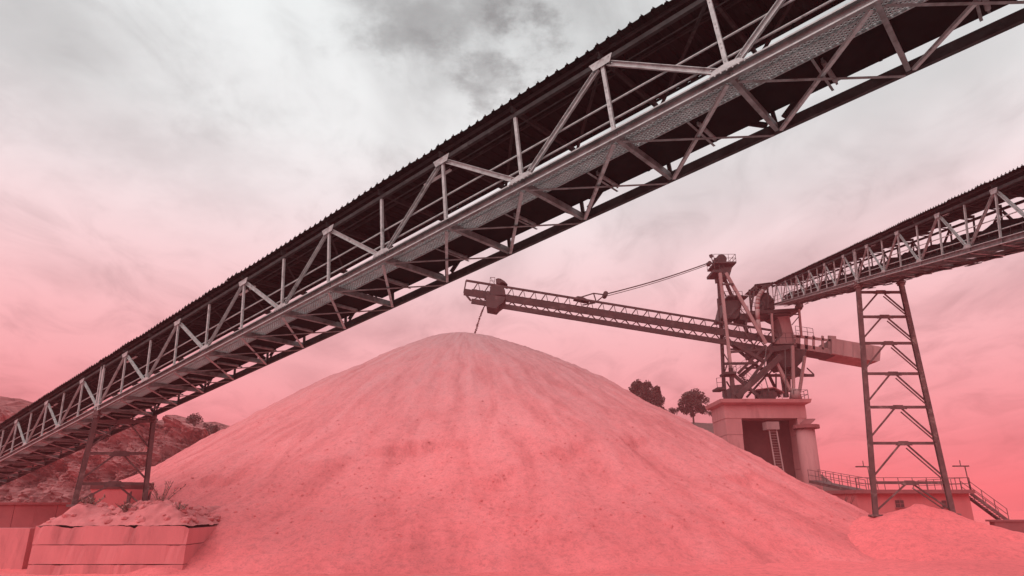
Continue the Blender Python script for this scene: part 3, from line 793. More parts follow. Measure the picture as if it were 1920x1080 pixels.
for i in range(nl):
    z0_, z1_ = -1+(zlint+1)*i/nl, -1+(zlint+1)*(i+1)/nl
    jx = 0.03*(i % 2)
    bx(cb, xl+.05+jx, xa-jx, SF+.05+jx, SB+.35, z0_+.03, z1_, 'pier_lift', M['pedestal'])
    bx(cb, xb2+jx, xr-.05-jx, SF+.05+jx, SB+.35, z0_+.03, z1_, 'pier_lift', M['pedestal'])
bx(cb, xa, xb2, SF+2.6, SB+.3, -1, zlint, 'opening_shade_panel', M['void'])  # dark colour stands in for the shade inside the opening
# rounded shaft on the right with its hood
xs_ = A(1517, 850, SF).x; rs_ = 1.05
zsh = A(1520, 797, SF).z
MB().tube((xs_-o.x, -2.2, -1), (xs_-o.x, -2.2, zsh-.4), rs_, 20).build('shaft', M['pedestal'], cb, True)
MB().tube((xs_+.15-o.x, -2.2, zsh-.4), (xs_+.15-o.x, -2.2, zsh), rs_+.45, 20).tube((xs_+.15-o.x, -2.2, zsh), (xs_-.2-o.x, -2.2, zsh+.5), rs_+.3, 20, rs_-.6).build('shaft_hood', M['slab'], cb)
lad = MB(); lx = A(1533, 860, SF).x-o.x
for y in (-2.2, -1.75): lad.bar((lx, y, 0), (lx, y, zsh), .06)
for i in range(40):
    z = i*zsh/40; lad.bar((lx, -2.2, z), (lx, -1.75, z), .04)
lad.build('ladder', M['machine'], cb)
# white access ladder-way in the opening
l0 = A(1441, 800, SF-.6); l1 = A(1455, 884, SF-1.6); wv = Vector((.75, 0, 0))
lw = MB()
for s in (0, 1): lw.bar(l0+wv*s*1.15-o, l1+wv*s*1.15-o, .12, .2)
for i in range(18):
    p = lerp(l0, l1, i/17)-o; lw.bar(p, p+wv*1.15, .08, .05)
lw.box(l0+Vector((.4, .3, .1))-o, (1.5, 1.3, .9)).build('ladder_way', M['machine_light'], cb)

st = thing('stacker', 'tall radial stacker with long lattice boom, braced mast and counterweight above a concrete base', 'stacker', (A(1400, 745, SM).x, SM, A(1400, 745, SM).z))
so_ = Vector(st.location)
def S(mb, nm, mat=None, par=None, smooth=False):
    mb.v = [tuple(Vector(v)-so_) for v in mb.v]
    return mb.build(nm, mat or M['machine'], par or st, smooth)
def leg(x0, y0, Y0, x1, y1, Y1, w, nm='mast_leg', mat=None):
    return S(MB().bar(A(x0, y0, Y0), A(x1, y1, Y1), w, w*.9), nm, mat)
# mast
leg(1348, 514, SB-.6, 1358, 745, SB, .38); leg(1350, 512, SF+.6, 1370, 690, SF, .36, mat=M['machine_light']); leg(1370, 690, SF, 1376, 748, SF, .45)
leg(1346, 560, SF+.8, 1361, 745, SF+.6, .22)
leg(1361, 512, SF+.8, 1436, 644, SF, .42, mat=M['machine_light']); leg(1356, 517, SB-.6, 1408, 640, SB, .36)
for y, xa_, xb_ in ((533, 1354, 1375), (655, 1368, 1440)):
    S(MB().bar(A(xa_, y, SF+.4), A(xb_, y, SF+.4), .22).bar(A(xa_, y, SB-.4), A(xb_, y, SB-.4), .22), 'mast_strut')
# mast-head platform
pz = A(1352, 500, SM).z
x0, x1 = A(1333, 500, SM).x, A(1373, 500, SM).x
S(MB().box(((x0+x1)/2, SM, pz), (x1-x0, 3.4, .22)), 'mast_platform')
S(MB().poly([A(1350, 501, SM-1.3), A(1373, 501, SM-1.3), A(1368, 518, SM-1.3), A(1352, 520, SM-1.3)], (0, 2.6, 0)), 'mast_head')
S(MB().box(A(1340, 515, SM), (1.25, 3.0, .35)), 'lower_platform')
hd_ = MB(); c_ = A(1349, 491, SM)
for y_ in (-.8, .8): hd_.tube(c_+Vector((0, y_-.35, 0)), c_+Vector((0, y_+.35, 0)), .62, 14)
hd_.box(c_+Vector((.15, 0, .55)), (.7, 1.2, .5)).box(c_+Vector((-.5, 0, .1)), (.5, 1.0, .5)).box(c_+Vector((.35, 0, -.3)), (.5, 1.9, .7))
S(hd_, 'winch')
sh = A(1329.5, 494.5, SM)
S(MB().tube(sh+Vector((0, -.35, 0)), sh+Vector((0, .35, 0)), .28, 14).bar(sh, A(1342, 494, SM), .16), 'sheave')
fl_ = A(1333.5, 480, SM)
S(MB().box(fl_, (.42, .25, .42), (Vector((.97, 0, .26)), Vector((0, 1, 0)), Vector((-.26, 0, .97)))).bar(fl_-Vector((0, 0, .2)), fl_+Vector((.25, 0, -1.3)), .09), 'floodlight')
rl_ = rail(st, [Vector((x0, SM-1.6, pz+.1))-so_, Vector((x1, SM-1.6, pz+.1))-so_, Vector((x1, SM+1.6, pz+.1))-so_, Vector((x0, SM+1.6, pz+.1))-so_], 1.05, M['machine'], .9, .03)
zl_ = A(1340, 513, SM).z
rail(st, [Vector((x0, SM-1.5, zl_))-so_, Vector((x0+1.2, SM-1.5, zl_))-so_], 1.0, M['machine'], .6, .03)
# machine house half way up the mast
S(MB().poly([A(1360, 564, SF+1), A(1393, 562, SF+1), A(1386, 590, SF+1), A(1381, 597, SF+1), A(1352, 597, SF+1)], (0, 3.2, 0)), 'machine_house')
S(MB().bar(A(1369, 594, SF+.9), A(1393, 566, SF+.9), .12), 'stay')
S(MB().box(A(1376, 562.5, SM), (2.6, 3.6, .15)), 'house_roof')
rail(st, [A(1360, 561.5, SF+.4)-so_, A(1393, 561, SF+.4)-so_, A(1393, 561, SB-.6)-so_], 1.05, M['machine'], .8, .03)
S(MB().poly([A(1386, 588, SF+1.2), A(1405, 587, SF+1.2), A(1401, 600, SF+1.2), A(1388, 600, SF+1.2)], (0, 2.6, 0)), 'drive_box')
rail(st, [A(1391, 588, SF+.9)-so_, A(1404, 588, SF+.9)-so_], 1.0, M['machine'], .5, .03)
S(MB().bar(A(1392, 573, SF+.9), A(1405, 587, SF+.9), .07).bar(A(1388, 580, SF+.9), A(1398, 590, SF+.9), .07), 'stair_string')
# boom: runs from the tail end to the head above the pile
BH, BT = 76.4, 82.0
def boomY(x): return BH+(BT-BH)*(x-872)/(1440-872)
def top_y(x): return 526+(x-874)*0.1632
def mid_y(x): return 548+(x-874)*0.1565
def bot_y(x): return 562+(x-874)*0.1625
XE = 1452
bw = 1.25
for sd in (-1, 1):
    dy = bw*sd
    mat = M['machine']
    S(MB().bar(A(874, top_y(874), boomY(874)+dy), A(XE, top_y(XE), boomY(XE)+dy), .2, .24), 'top_chord')
    S(MB().bar(A(870, mid_y(870), boomY(870)+dy), A(XE, mid_y(XE), boomY(XE)+dy), .24, .78), 'belt_girder')
    S(MB().bar(A(884, bot_y(884)+1, boomY(884)+dy), A(XE, bot_y(XE)+1, boomY(XE)+dy), .3, .58), 'bottom_chord')
    S(MB().bar(A(874, 526, boomY(874)+dy), A(870, 548, boomY(870)+dy), .16).bar(A(870, 548, boomY(870)+dy), A(883, 564, boomY(884)+dy), .2), 'end_frame')
    xs2 = np.arange(886, XE-4, 10.6)
    for i, x in enumerate(xs2):
        xn = x+10.6
        b = MB()
        if i % 2 == 0: b.bar(A(x, mid_y(x)-4, boomY(x)+dy), A(xn, top_y(xn), boomY(xn)+dy), .12)
        else: b.bar(A(x, top_y(x), boomY(x)+dy), A(x+4, mid_y(x+4)-4, boomY(x)+dy), .07)
        S(b, 'web_member')
        b = MB()
        if i % 2 == 0: b.bar(A(x, bot_y(x), boomY(x)+dy), A(xn, mid_y(xn)+5, boomY(xn)+dy), .11)
        else: b.bar(A(x, mid_y(x)+5, boomY(x)+dy), A(xn, bot_y(xn), boomY(xn)+dy), .11)
        S(b, 'web_member')
for x in np.arange(890, XE-6, 21.2):
    S(MB().bar(A(x, bot_y(x), boomY(x)-bw), A(x+21.2, bot_y(x+21.2), boomY(x)+bw), .09).bar(A(x, bot_y(x), boomY(x)-bw), A(x, bot_y(x), boomY(x)+bw), .12), 'lacing')
S(MB().prof(A(884, mid_y(884)-3, boomY(884)), A(XE, mid_y(XE)-3, boomY(XE)), [(-.75, .08), (-.3, -.08), (.3, -.08), (.75, .08), (.5, .16), (-.5, .16)]), 'boom_belt', M['belt'])
for x in np.arange(892, XE, 12.5):
    p = A(x, mid_y(x)-5.5, boomY(x)-bw)
    S(MB().box(p, (.22, .3, .3)), 'idler_bracket')
# tripper hood and discharge chute near the boom head
S(MB().poly([A(907, 553, BH-.9), A(913, 545, BH-.9), A(918, 546, BH-.9), A(920, 536, BH-.9), A(944, 537, BH-.9), A(947, 545, BH-.9), A(948, 553, BH-.9)], (0, 2.2, 0)), 'tripper')
S(MB().poly([A(911, 551, BH-1.35), A(948, 557, BH-1.35), A(943, 567, BH-1.35), A(936, 572, BH-1.35), A(930, 578.5, BH-1.35), A(912, 575, BH-1.35), A(911, 566, BH-1.35)], (0, 2.8, 0)), 'discharge_chute')
hd = [A(x, y, BH-.8) for x, y in ((929.5, 523), (934, 521.5), (939, 522.5), (946, 527), (951.5, 532.5), (949, 532), (943, 529), (940, 529), (936, 532), (932, 529))]
S(MB().poly(hd, (0, 2.0, 0)), 'hood')
S(MB().bar(A(939, 528, BH), A(939, 538, BH), .65), 'hood_post')
cg = MB()
for x, y in ((919.5, 520), (928, 520.5)):
    for Y in (BH-.9, BH+.9): cg.bar(A(x, y, Y), A(x-1.2, 534, Y), .05)
for y in (520, 526.5):
    for Y in (BH-.9, BH+.9): cg.bar(A(919.5, y, Y), A(928, y+.5, Y), .05)
cg.bar(A(919.5, 520, BH-.9), A(927, 533, BH-.9), .04)
S(cg, 'cage')
# hoist bracket on the boom and the hoist cables
for dy in (-.7, .7):
    b = MB()
    for p, q in (((1080, 560), (1113, 550)), ((1113, 550), (1132, 552.5)), ((1113, 550), (1118, 566)), ((1118, 566), (1133, 554)), ((1100, 570), (1118, 566)), ((1092, 572), (1116, 568))):
        b.bar(A(*p, boomY(1110)+dy), A(*q, boomY(1110)+dy), .13)
    S(b, 'hoist_bracket')
S(MB().poly([A(x, y, boomY(1090)-.6) for x, y in ((1076, 559), (1083, 555), (1091, 556), (1106, 563), (1098, 564))], (0, 1.2, 0)), 'cable_guard')
sv = A(1134.5, 553, boomY(1134))
S(MB().tube(sv+Vector((0, -.7, 0)), sv+Vector((0, .7, 0)), .30, 16), 'pulley')
for ya, yb, dy in ((551, 492.5, -.6), (552, 493.5, .5), (555.5, 496, -.2)):
    a = A(1136, ya, boomY(1136)+dy); c2 = A(1329, yb, SM+dy*.5)
    pts = [lerp(a, c2, i/10)-Vector((0, 0, .22*math.sin(math.pi*i/10))) for i in range(11)]
    S(MB().path(pts, 0.045, 6), 'hoist_cable', M['wire'])
# tail girder and counterweight
TY = 82.0
for sd in (-1, 1):
    b = MB()
    b.poly([A(1490, 627, TY+sd*1.5), A(1568, 637.5, TY+sd*1.5), A(1568, 641.5, TY+sd*1.5), A(1490, 632, TY+sd*1.5)], (0, .2, 0))
    b.poly([A(1490, 643, TY+sd*1.5), A(1568, 655.5, TY+sd*1.5), A(1568, 665, TY+sd*1.5), A(1490, 653, TY+sd*1.5)], (0, .2, 0))
    for xq, w_ in ((1492, 9), (1509, 6), (1524, 4), (1541, 4), (1553, 15)):
        b.poly([A(xq, 629, TY+sd*1.5), A(xq+w_, 630, TY+sd*1.5), A(xq+w_, 656, TY+sd*1.5), A(xq, 654, TY+sd*1.5)], (0, .18, 0))
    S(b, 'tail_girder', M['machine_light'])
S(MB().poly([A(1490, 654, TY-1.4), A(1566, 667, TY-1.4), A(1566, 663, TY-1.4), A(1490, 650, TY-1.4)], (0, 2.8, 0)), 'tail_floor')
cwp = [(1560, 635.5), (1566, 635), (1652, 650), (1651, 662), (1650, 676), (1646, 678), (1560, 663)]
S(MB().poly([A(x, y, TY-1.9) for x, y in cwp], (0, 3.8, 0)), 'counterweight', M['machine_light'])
for x in (1582, 1600, 1619, 1637):
    S(MB().bar(A(x, 638+(x-1566)*.17, TY-1.93), A(x, 666+(x-1566)*.16, TY-1.93), .1, .05, (0, -1, 0)), 'stiffener', M['machine_light'])
rail(st, [A(1493, 627, TY-1.5)-so_, A(1526, 632, TY-1.5)-so_], 1.1, M['machine'], .7, .03)
# slewing frame: crossed braces between the base and the boom
for x0_, y0_, Y0_, x1_, y1_, Y1_, w in (
        (1376, 645, SF, 1432, 678, SF, .45), (1376, 703, SF, 1432, 752, SF-.3, .40), (1464, 668, SF, 1380, 745, SF, .75), (1436, 648, SF, 1384, 700, SF, .34),
        (1446, 660, SF, 1404, 716, SF, .34), (1390, 707, SF+.3, 1420, 680, SF+.3, .26), (1370, 645, SB, 1436, 700, SB, .35), (1440, 700, SB, 1462, 745, SB, .32), (1450, 655, SB, 1386, 705, SB, .32),
        (1370, 660, SF, 1442, 655, SF, .28), (1358, 682, SF, 1420, 681, SF, .30), (1438, 704, SF+1, 1526, 704, SF+1, .34),
        (1452, 672, SF, 1482, 733, SF, .38), (1486, 648, SF, 1488, 735, SF, .34), (1509, 668, SF+.5, 1499, 735, SF, .30), (1466, 690, SB, 1474, 745, SB, .55), (1477, 660, SB, 1480, 735, SB, .34),
        (1497, 700, SF+.8, 1526, 704, SF+1, .15), (1513, 690, SF+.8, 1526, 702, SF+1, .12)):
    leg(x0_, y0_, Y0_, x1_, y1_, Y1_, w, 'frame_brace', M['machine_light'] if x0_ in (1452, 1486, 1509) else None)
S(MB().poly([A(x, y, SF+.8) for x, y in ((1455, 655), (1512, 655), (1510, 672), (1496, 684), (1470, 690), (1456, 676))], (0, 3.4, 0)), 'slew_housing')
S(MB().poly([A(x, y, SF+.9) for x, y in ((1486, 680), (1504, 694), (1502, 704), (1486, 705))], (0, 2.6, 0)), 'slew_drive')
cf = A(1492, 740, SF)
S(MB().tube(A(1492, 748, SF), A(1491, 730, SF), .75, 14, .5), 'frame_foot', M['machine_light'], None, True)
S(MB().poly([A(x, y, SF-.2) for x, y in ((1378, 722), (1396, 720), (1400, 730), (1392, 747), (1378, 747))], (0, 4.6, 0)), 'frame_foot')
S(MB().poly([A(x, y, SF+.4) for x, y in ((1414, 652), (1494, 645), (1494, 651), (1460, 658), (1418, 664))], (0, 3.8, 0)), 'slew_deck')
for (xa_, ya_, xb_, yb_, Y_, w) in ((1349, 530, 1366, 565, SB-.5, .12), (1355, 565, 1349, 600, SB-.4, .12), (1349, 600, 1360, 640, SB-.3, .12), (1352, 535, 1347, 560, SF+.7, .10), (1350, 600, 1366, 625, SF+.3, .12), (1366, 625, 1352, 655, SF+.3, .12), (1352, 655, 1371, 685, SF+.3, .12), (1371, 660, 1358, 700, SF+.3, .12),
        (1400, 600, 1396, 640, SF+.6, .2), (1412, 600, 1430, 640, SB-.5, .2), (1395, 622, 1425, 664, SF+.1, .16), (1425, 630, 1400, 668, SF+.1, .16), (1440, 662, 1470, 700, SF+1.5, .22), (1470, 664, 1440, 704, SF+1.5, .18), (1404, 668, 1440, 668, SF+.5, .2), (1392, 690, 1450, 690, SB-.4, .22), (1400, 745, 1440, 700, SB-.2, .26),
        (1372, 745, 1402, 712, SF+.2, .2), (1362, 715, 1380, 745, SF+.4, .16), (1500, 660, 1490, 700, SB-.6, .22), (1508, 672, 1480, 700, SF+1.2, .2), (1455, 700, 1455, 745, SB-.3, .16)):
    leg(xa_, ya_, Y_, xb_, yb_, Y_, w, 'frame_brace')
la = MB(); l0_, l1_ = A(1345, 520, SM), A(1356, 700, SM)
for dx in (0, .5): la.bar(l0_+Vector((dx*.2, dx, 0)), l1_+Vector((dx*.2, dx, 0)), .06)
for i in range(34):
    p = lerp(l0_, l1_, i/33); la.bar(p, p+Vector((.1, .5, 0)), .04)
S(la, 'mast_ladder')
for i in range(11):     # stair flights inside the frame
    p = lerp(A(1408, 735, SF+.8), A(1392, 706, SF+.8), i/10); S(MB().box(p, (.35, .9, .05)), 'tread')
S(MB().path([A(1437, 650, SF-.2), A(1432, 700, SF-.2), A(1442, 735, SF-.2)], .06, 6).path([A(1472, 655, SF-.2), A(1474, 745, SF-.2)], .05, 6), 'cable_run', M['wire'])
# side landings with railings
for x0_, x1_, y in ((1359, 1381, 701), (1345, 1361, 730)):
    S(MB().poly([A(x0_, y-4, SF-.6), A(x1_, y-5, SF-.6), A(x1_, y, SF-.6), A(x0_+1, y, SF-.6)], (0, 2.2, 0)), 'landing')
    rail(st, [A(x0_, y-4, SF+1.5)-so_, A(x0_, y-4, SF-.55)-so_, A(x1_, y-5, SF-.55)-so_], 1.1, M['machine'], .6, .03)
for p, q in (((1377, 703), (1412, 680)), ((1400, 708), (1430, 736))):
    rail(st, [A(*p, SF-.3)-so_, A(*q, SF-.3)-so_], .95, M['machine'], .9, .022)
# operator's hut on the base
hx0, hx1 = A(1428, 744, SF+.2).x, A(1455, 744, SF+.2).x
hzb, hzt = ztop, A(1440, 732, SF+.2).z
hut = thing('control_hut', 'small dark hut with a sloping roof on the concrete base between the braces', 'hut', ((hx0+hx1)/2, SF+1.4, ztop))
def H(mb, nm, mat): mb.v = [tuple(Vector(v)-Vector(hut.location)) for v in mb.v]; return mb.build(nm, mat, hut)
H(MB().box(((hx0+hx1)/2, SF+1.4, (hzb+hzt)/2), (hx1-hx0, 2.2, hzt-hzb)), 'wall', M['machine'])
H(MB().poly([(hx0-.5, SF+.1, hzt+.05), (hx0-.5, SF+.1, hzt+.15), (hx1-.1, SF+.1, hzt+.42), (hx1+1.1, SF+.1, hzt-.25), (hx1+1.0, SF+.1, hzt-.35), (hx1-.1, SF+.1, hzt+.28)], (0, 2.7, 0)), 'roof', M['slab'])
for i in range(3):
    x = hx0+.22+i*.62
    H(MB().box((x+.22, SF+.28, (hzb+hzt)/2+.08), (.42, .04, .55)), 'window', M['glass'])
rail(cb, [Vector((hx0-1, SF-.5, ztop))-o, Vector((hx1+1.5, SF-.5, ztop))-o], 1.0, M['machine'], .9, .03)
rail(cb, [Vector((xr-1.4, SF-.5, ztop))-o, Vector((xr+.3, SF-.5, ztop))-o, Vector((xr+.3, SB, ztop))-o], 1.1, M['machine'], .9, .03)

# transfer station at the upper end of the right-hand conveyor
ts = thing('transfer_station', 'open steel transfer platform with chute and bent pipe at the upper conveyor end', 'platform', (A(1460, 590, SM).x, SM+1, A(1460, 590, SM).z))
to = Vector(ts.location)
def T(mb, nm, mat=None, smooth=False):
    mb.v = [tuple(Vector(v)-to) for v in mb.v]
    return mb.build(nm, mat or M['machine'], ts, smooth)
T(MB().poly([A(1407, 583, SM-1.6), A(1503, 577, SM-1.6), A(1503, 581, SM-1.6), A(1446, 587, SM-1.6), A(1407, 589, SM-1.6)], (0, 4.4, 0)), 'deck')
for (a, c2) in (((1405, 544), (1409, 586)), ((1416, 534), (1408, 580)), ((1416, 534), (1434, 572)), ((1439, 536), (1440, 578))):
    for Y in (SM-1.5, SM+2.6): T(MB().bar(A(*a, Y), A(*c2, Y), .2), 'post')
for (a, c2) in (((1404, 544.5), (1436, 543)), ((1416, 534.5), (1444, 531))):
    for Y in (SM-1.5, SM+2.6): T(MB().bar(A(*a, Y), A(*c2, Y), .2), 'beam')
T(MB().poly([A(1416, 534, SM-1.6), A(1443, 530, SM-1.6), A(1450, 528, SM-1.6), A(1450, 532, SM-1.6), A(1436, 538, SM-1.6), A(1426, 543, SM-1.6), A(1430, 536, SM-1.6)], (0, 4.2, 0)), 'hood')
T(MB().tube(A(1439, 560, SM-1.2), A(1439, 560, SM+2.2), .55, 16), 'head_pulley')
T(MB().box(A(1432, 563, SM), (1.0, 1.6, 1.6)).box(A(1437, 573, SM), (1.3, 2, 1.4)), 'drive')
T(MB().path([A(1431, 545, SM-1.9), A(1427, 548.5, SM-1.9), A(1424, 553, SM-1.9), A(1421.8, 558, SM-1.9), A(1420.5, 564, SM-1.9), A(1420, 571, SM-1.9), A(1420, 580, SM-1.9), A(1421, 600, SM-1.9), A(1425, 628, SM-1.9)], .27, 14), 'pipe', M['machine_light'], True)
T(MB().poly([A(x, y, SM-1) for x, y in ((1446, 583), (1482, 579), (1483, 592), (1464, 600), (1448, 592))], (0, 2.8, 0)), 'feed_box')
T(MB().poly([A(x, y, SM-1.1) for x, y in ((1458, 594), (1480, 592), (1486, 618), (1493, 644), (1452, 645), (1458, 638), (1468, 628), (1464, 610))], (0, 2.4, 0)), 'chute', M['machine_light'])
T(MB().poly([A(x, y, SM+1.4) for x, y in ((1448, 590), (1462, 592), (1468, 616), (1458, 634), (1452, 618))], (0, 1.0, 0)), 'inner_chute')
for a, c2 in (((1446.5, 588), (1450, 642)), ((1498, 578), (1502.5, 629))):
    T(MB().bar(A(*a, SM-1.7), A(*c2, SM-1.7), .24), 'post', M['machine_light'])
T(MB().bar(A(1440, 589.5, SM-1.7), A(1499, 589.5, SM-1.7), .14).bar(A(1485, 609, SM-1.7), A(1499, 592, SM-1.7), .1), 'beam')
rail(ts, [A(1408, 583, SM-1.5)-to, A(1432, 582, SM-1.5)-to], 1.1, M['machine'], .5, .025)
rail(ts, [A(1436, 642, SM-1.8)-to, A(1500, 642, SM-1.8)-to], 1.2, M['machine'], .8, .025)
T(MB().tube(A(1492, 577, SM-1.7), A(1503, 576, SM-1.7), .28, 10).box(A(1499, 572, SM-1.6), (.7, .6, .7)), 'motor')

# falling sand
fs_ = MB()
for i in range(420):
    t = rnd.random(); x = 909.5-20*t**0.8+rnd.gauss(0, .55+.35*t); y = 573+56*t
    p = A(x, y, BH+rnd.gauss(0, .08)); r = rnd.uniform(.03, .085)
    fs_.add([p+Vector((r, 0, 0)), p+Vector((-r*.6, r*.8, 0)), p+Vector((-r*.6, -r*.8, 0)), p+Vector((0, 0, r*1.6))], [(0, 1, 2), (0, 3, 1), (1, 3, 2), (2, 3, 0)])
M['silhouette_grain'] = material('silhouette_grain', (0.26, 0.125, 0.128), None, 3, 0.9)  # grains darkened so the stream reads as a silhouette
tag(fs_.build('falling_sand', M['silhouette_grain']), 'thin stream of grains falling from the boom chute onto the pile', kind='stuff')

# ------------------------------------------------------------------ buildings at the right
BY = 66.0
b0, b1 = A(1606, 933, BY), A(1818, 933, BY)
zr_ = A(1700, 925, BY).z
bl = thing('pump_house', 'low flat-roofed building behind the right-hand trestle with small square windows', 'building', ((b0.x+b1.x)/2, BY+4, 0))
def Bd(mb, nm, mat, par=None): mb.v = [tuple(Vector(v)-Vector(bl.location)) for v in mb.v]; return mb.build(nm, mat, par or bl)
Bd(MB().box(((b0.x+b1.x)/2, BY+4, zr_/2-1), (b1.x-b0.x, 8, zr_+2)), 'wall', M['render'])
rf = Bd(MB().box(((b0.x+b1.x)/2, BY+3.9, zr_+.16), (b1.x-b0.x+.5, 9, .34)), 'roof', M['slab'])
for x, y in ((1687, 944.5), (1774, 945)):
    p = A(x, y, BY-.03)
    w = Bd(MB().box(p, (.75, .1, .62)), 'window', M['glass'])
    Bd(MB().box(p+Vector((0, -.06, -.38)), (.95, .2, .08)), 'sill', M['slab'], w)
    Bd(MB().box(p+Vector((0, -.06, 0)), (.05, .06, .62)).box(p+Vector((0, -.06, 0)), (.75, .05, .05)), 'frame', M['slab'], w)
rail(bl, [Vector((b0.x, BY-.3, zr_+.33))-bl.location, Vector((b1.x+.1, BY-.3, zr_+.33))-bl.location, Vector((b1.x+.1, BY+8, zr_+.33))-bl.location], 1.1, M['tower'], 1.3, .03)
# stair down the right-hand end
e0, e1 = A(1820, 925, BY+.2), A(1892, 978, BY+.2)
sr = thing('outside_stair', 'steel stair with handrail running down from the flat roof at far right', 'stair', e1[:])
def Sr(mb, nm, mat): mb.v = [tuple(Vector(v)-Vector(sr.location)) for v in mb.v]; return mb.build(nm, mat, sr)
for dy in (0, 1.1): Sr(MB().bar(e0+Vector((0, dy, 0)), e1+Vector((0, dy, 0)), .1, .3), 'stringer', M['tower'])
for i in range(15):
    p = lerp(e0, e1, (i+.5)/15); Sr(MB().box(p+Vector((0, .55, 0)), (.3, 1.0, .04)), 'tread', M['tower'])
for dy in (-.05, 1.15):
    rail(sr, [e0+Vector((0, dy, .1))-e1, e1+Vector((0, dy, .1))-e1], 1.05, M['tower'], 1.1, .03)
# footbridge from the concrete base to the roof
f0, f1 = A(1527, 903, SF-2), A(1637, 926, BY+1)
fb = thing('footbridge', 'narrow railed footbridge sloping from the concrete base to the flat roof', 'footbridge', f0[:])
def Fb(mb, nm, mat): mb.v = [tuple(Vector(v)-f0) for v in mb.v]; return mb.build(nm, mat, fb)
Fb(MB().bar(f0, f1, 1.3, .3), 'deck', M['tower'])
sdv = (f1-f0).cross(Vector((0, 0, 1))).normalized()*.6
for s in (-1, 1): rail(fb, [sdv*s+Vector((0, 0, .15)), f1-f0+sdv*s+Vector((0, 0, .15))], 1.15, M['tower'], 1.5, .03)
# lamp posts standing on the roof
for (x, y, lab) in ((1809, 874, 'thin T-shaped lamp post at the right end of the flat roof'), (1627, 875, 'thin T-shaped lamp post beside the left leg of the right trestle')):
    tp = A(x, y, BY+1); bt = Vector((tp.x+.05, tp.y, zr_+.33))
    lp = thing('lamp_post', lab, 'lamp', bt[:], 'lamp posts on the flat roof')
    MB().tube((0, 0, 0), tp-bt, .05, 8).build('post', M['tower'], lp)
    q = tp-bt
    MB().box(q+Vector((-.4, 0, 0)), (1.5, .25, .12)).tube(q+Vector((-.4, 0, 0)), q+Vector((-.4, 0, .55)), .04, 6).build('lamp_arm', M['tower'], lp)
# dark retaining wall at the far right edge
w0 = A(1834, 978, 47)
rw = thing('retaining_wall', 'dark straight-topped concrete wall at the right edge of the picture', 'wall', (w0.x+7, 47, 0))
for i in range(4):
    MB().box((-7+1.75+i*3.5+.9, 0, w0.z/2-.5), (3.47, .5, w0.z+1)).build('wall_panel', M['slab'], rw)
MB().box((.9, 0, w0.z+.06), (14.4, .62, .12)).build('coping', M['slab'], rw)

# bare shrub by the flat-roofed building
def bare(px, py, Y, h, lab):
    p = A(px, py, Y); root = thing('bare_shrub', lab, 'shrub', p[:])
    b = MB()
    def grow(a, d_, l, r, dep):
        e = a+d_*l; b.tube(a, e, r, 5, r*.6)
        if dep:
            for i in range(3):
                n_ = (d_+Vector((rnd.uniform(-.7, .7), rnd.uniform(-.7, .7), rnd.uniform(-.1, .5)))).normalized(); grow(lerp(a, e, rnd.uniform(.5, 1)), n_, l*rnd.uniform(.55, .8), r*.55, dep-1)
    for i in range(4): grow(Vector((0, 0, -.3)), Vector((rnd.uniform(-.5, .5), rnd.uniform(-.4, .4), 1)).normalized(), h*.42, .05, 3)
    b.build('branches', M['bark'], root)
bare(1595, 972, 62, 2.6, 'leafless shrub at the left corner of the flat-roofed building')

# ------------------------------------------------------------------ trees on the ridge
def tree(px, pbase, ptop, wpx, Y, lab, kind, seed):
    r = random.Random(seed)
    p = A(px, pbase, Y); top = A(px, ptop, Y); h = top.z-p.z; w = wpx*Y/FPX/1.02
    root = thing('pine_tree' if kind == 'pine' else 'broadleaf_tree', lab, 'tree', (p.x, p.y, p.z-.6), 'trees on the ridge')
    tb = MB(); hh = h+.6
    tb.tube((0, 0, -1.0), (0, 0, hh*.45), .22, 8, .16).tube((0, 0, hh*.45), (r.uniform(-.2, .2), 0, hh*.9), .16, 8, .04)
    clumps = []
    n = 70 if kind == 'pine' else 60
    for i in range(n):
        if kind == 'pine':
            f = (i+.5)/n; z = hh*(.04+.92*f); rad = w/2*(1.08-f)**.42*(.75+.45*r.random())
            a = r.uniform(0, 6.28); d = rad*r.uniform(.35, .85)
            c = Vector((math.cos(a)*d, math.sin(a)*d, z)); cr = w*.13*r.uniform(.6, 1.25)
        else:
            a = r.uniform(0, 6.28); el_ = math.asin(r.uniform(-.75, 1)); q = r.uniform(.45, .95)
            c = Vector((math.cos(a)*math.cos(el_)*w/2*q, math.sin(a)*math.cos(el_)*w/2*q, hh*.52+math.sin(el_)*hh*.45*q)); cr = w*.12*r.uniform(.55, 1.3)
        clumps.append((c, cr))
        s0 = Vector((0, 0, max(.3, c.z-r.uniform(.6, 1.6)))); tb.tube(s0, c, .07, 5, .025)
    tb.build('trunk', M['bark'], root)
    lv = MB()
    for c, cr in clumps:
        for j in range(90):
            v = Vector((r.gauss(0, 1), r.gauss(0, 1), r.gauss(0, .85))); v = v.normalized()*cr*(r.random()**.45)*1.25
            u = Vector((r.uniform(-1, 1), r.uniform(-1, 1), r.uniform(-1, 1))).normalized(); q = u.cross(Vector((r.uniform(-1, 1), r.uniform(-1, 1), r.uniform(-1, 1)))).normalized()
            s = r.uniform(.14, .32); o2 = c+v
            lv.add([o2-u*s, o2+q*s*.6, o2+u*s, o2-q*s*.6], [(0, 1, 2, 3)])
    lv.build('crown', M['foliage'], root)
tree(1197, 774, 714, 40, 148, 'leftmost and tallest of the three pines beside the sand pile', 'pine', 1)
tree(1214, 777, 717, 40, 150, 'middle pine of the three beside the sand pile', 'pine', 2)
tree(1233, 779, 726, 34, 147, 'rightmost and lowest of the three pines beside the sand pile', 'pine', 3)
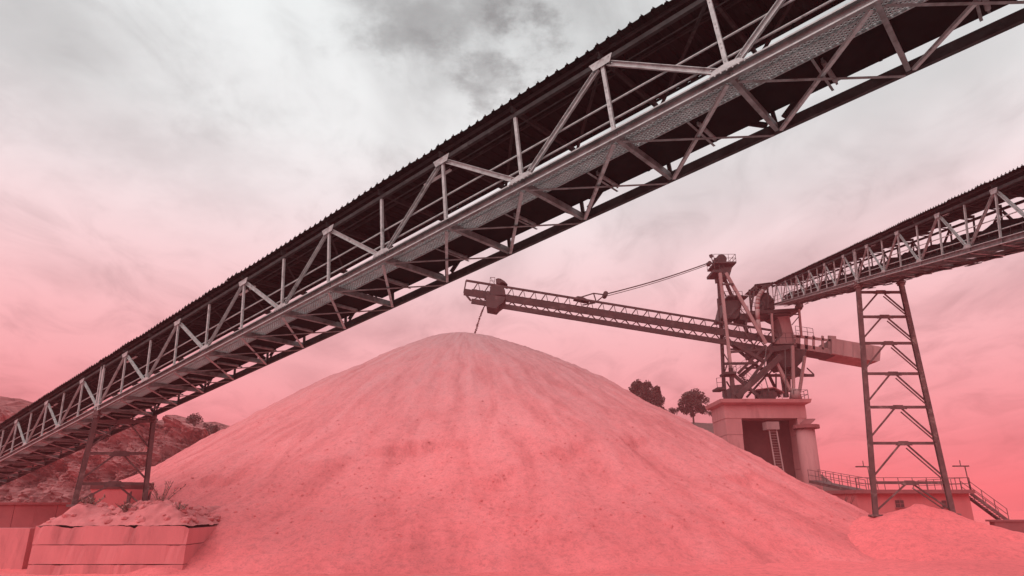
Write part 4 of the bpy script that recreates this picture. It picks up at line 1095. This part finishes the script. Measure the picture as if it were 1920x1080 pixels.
tree(1300, 784, 731, 56, 150, 'single round-crowned tree between the pines and the stacker', 'round', 4)
def bush(px, py, Y, w, h, lab, seed):
    r = random.Random(seed); p = A(px, py, Y)
    root = thing('bush', lab, 'bush', p[:], 'bushes along the skyline')
    lv = MB(); sm = MB()
    for i in range(9):
        c = Vector((r.uniform(-.4, .4)*w, r.uniform(-.4, .4)*w, h*r.uniform(.25, .8)))
        sm.tube((0, 0, -.3), c, .06, 5, .02)
        for j in range(55):
            v = Vector((r.gauss(0, 1), r.gauss(0, 1), r.gauss(0, .8))).normalized()*w*.24*(r.random()**.45)
            u = Vector((r.uniform(-1, 1), r.uniform(-1, 1), r.uniform(-1, 1))).normalized(); q = u.cross(Vector((r.uniform(-1, 1), r.uniform(-1, 1), r.uniform(-1, 1)))).normalized(); s = r.uniform(.1, .2); o2 = c+v
            lv.add([o2-u*s, o2+q*s*.6, o2+u*s, o2-q*s*.6], [(0, 1, 2, 3)])
    sm.build('stems', M['bark'], root); lv.build('leaves', M['foliage'], root)
bush(1262, 778, 146, 2.6, 1.6, 'low bush on the ridge between the pines and the round tree', 11)
bush(1335, 779, 146, 2.4, 1.0, 'tiny bush on the ridge right of the round tree', 12)
bush(365, 796, 104, 2.6, 2.2, 'dark bush on the skyline at the right end of the rock face', 13)
bush(395, 818, 104, 2.2, 2.0, 'dark bush low on the rock face beside the sand', 14)

# ------------------------------------------------------------------ added haze
hz_ = MB().box((0, 0, 9.0), (3100, 3100, 58)).build('added_haze', None)  # haze volume added to redden the distance
hm = bpy.data.materials.new('added_pink_haze'); hm.use_nodes = True
ht = hm.node_tree; ht.nodes.clear()
ho_ = N(ht, 'ShaderNodeOutputMaterial')
pv = N(ht, 'ShaderNodeVolumePrincipled')
pv.inputs['Color'].default_value = (1.0, 0.34, 0.37, 1)
pv.inputs['Density'].default_value = 0.0009
pv.inputs['Anisotropy'].default_value = 0.0
ht.links.new(pv.outputs[0], ho_.inputs['Volume'])
hz_.data.materials.append(hm)
tag(hz_, 'thin pink haze added to give the red fade over the quarry', kind='stuff')
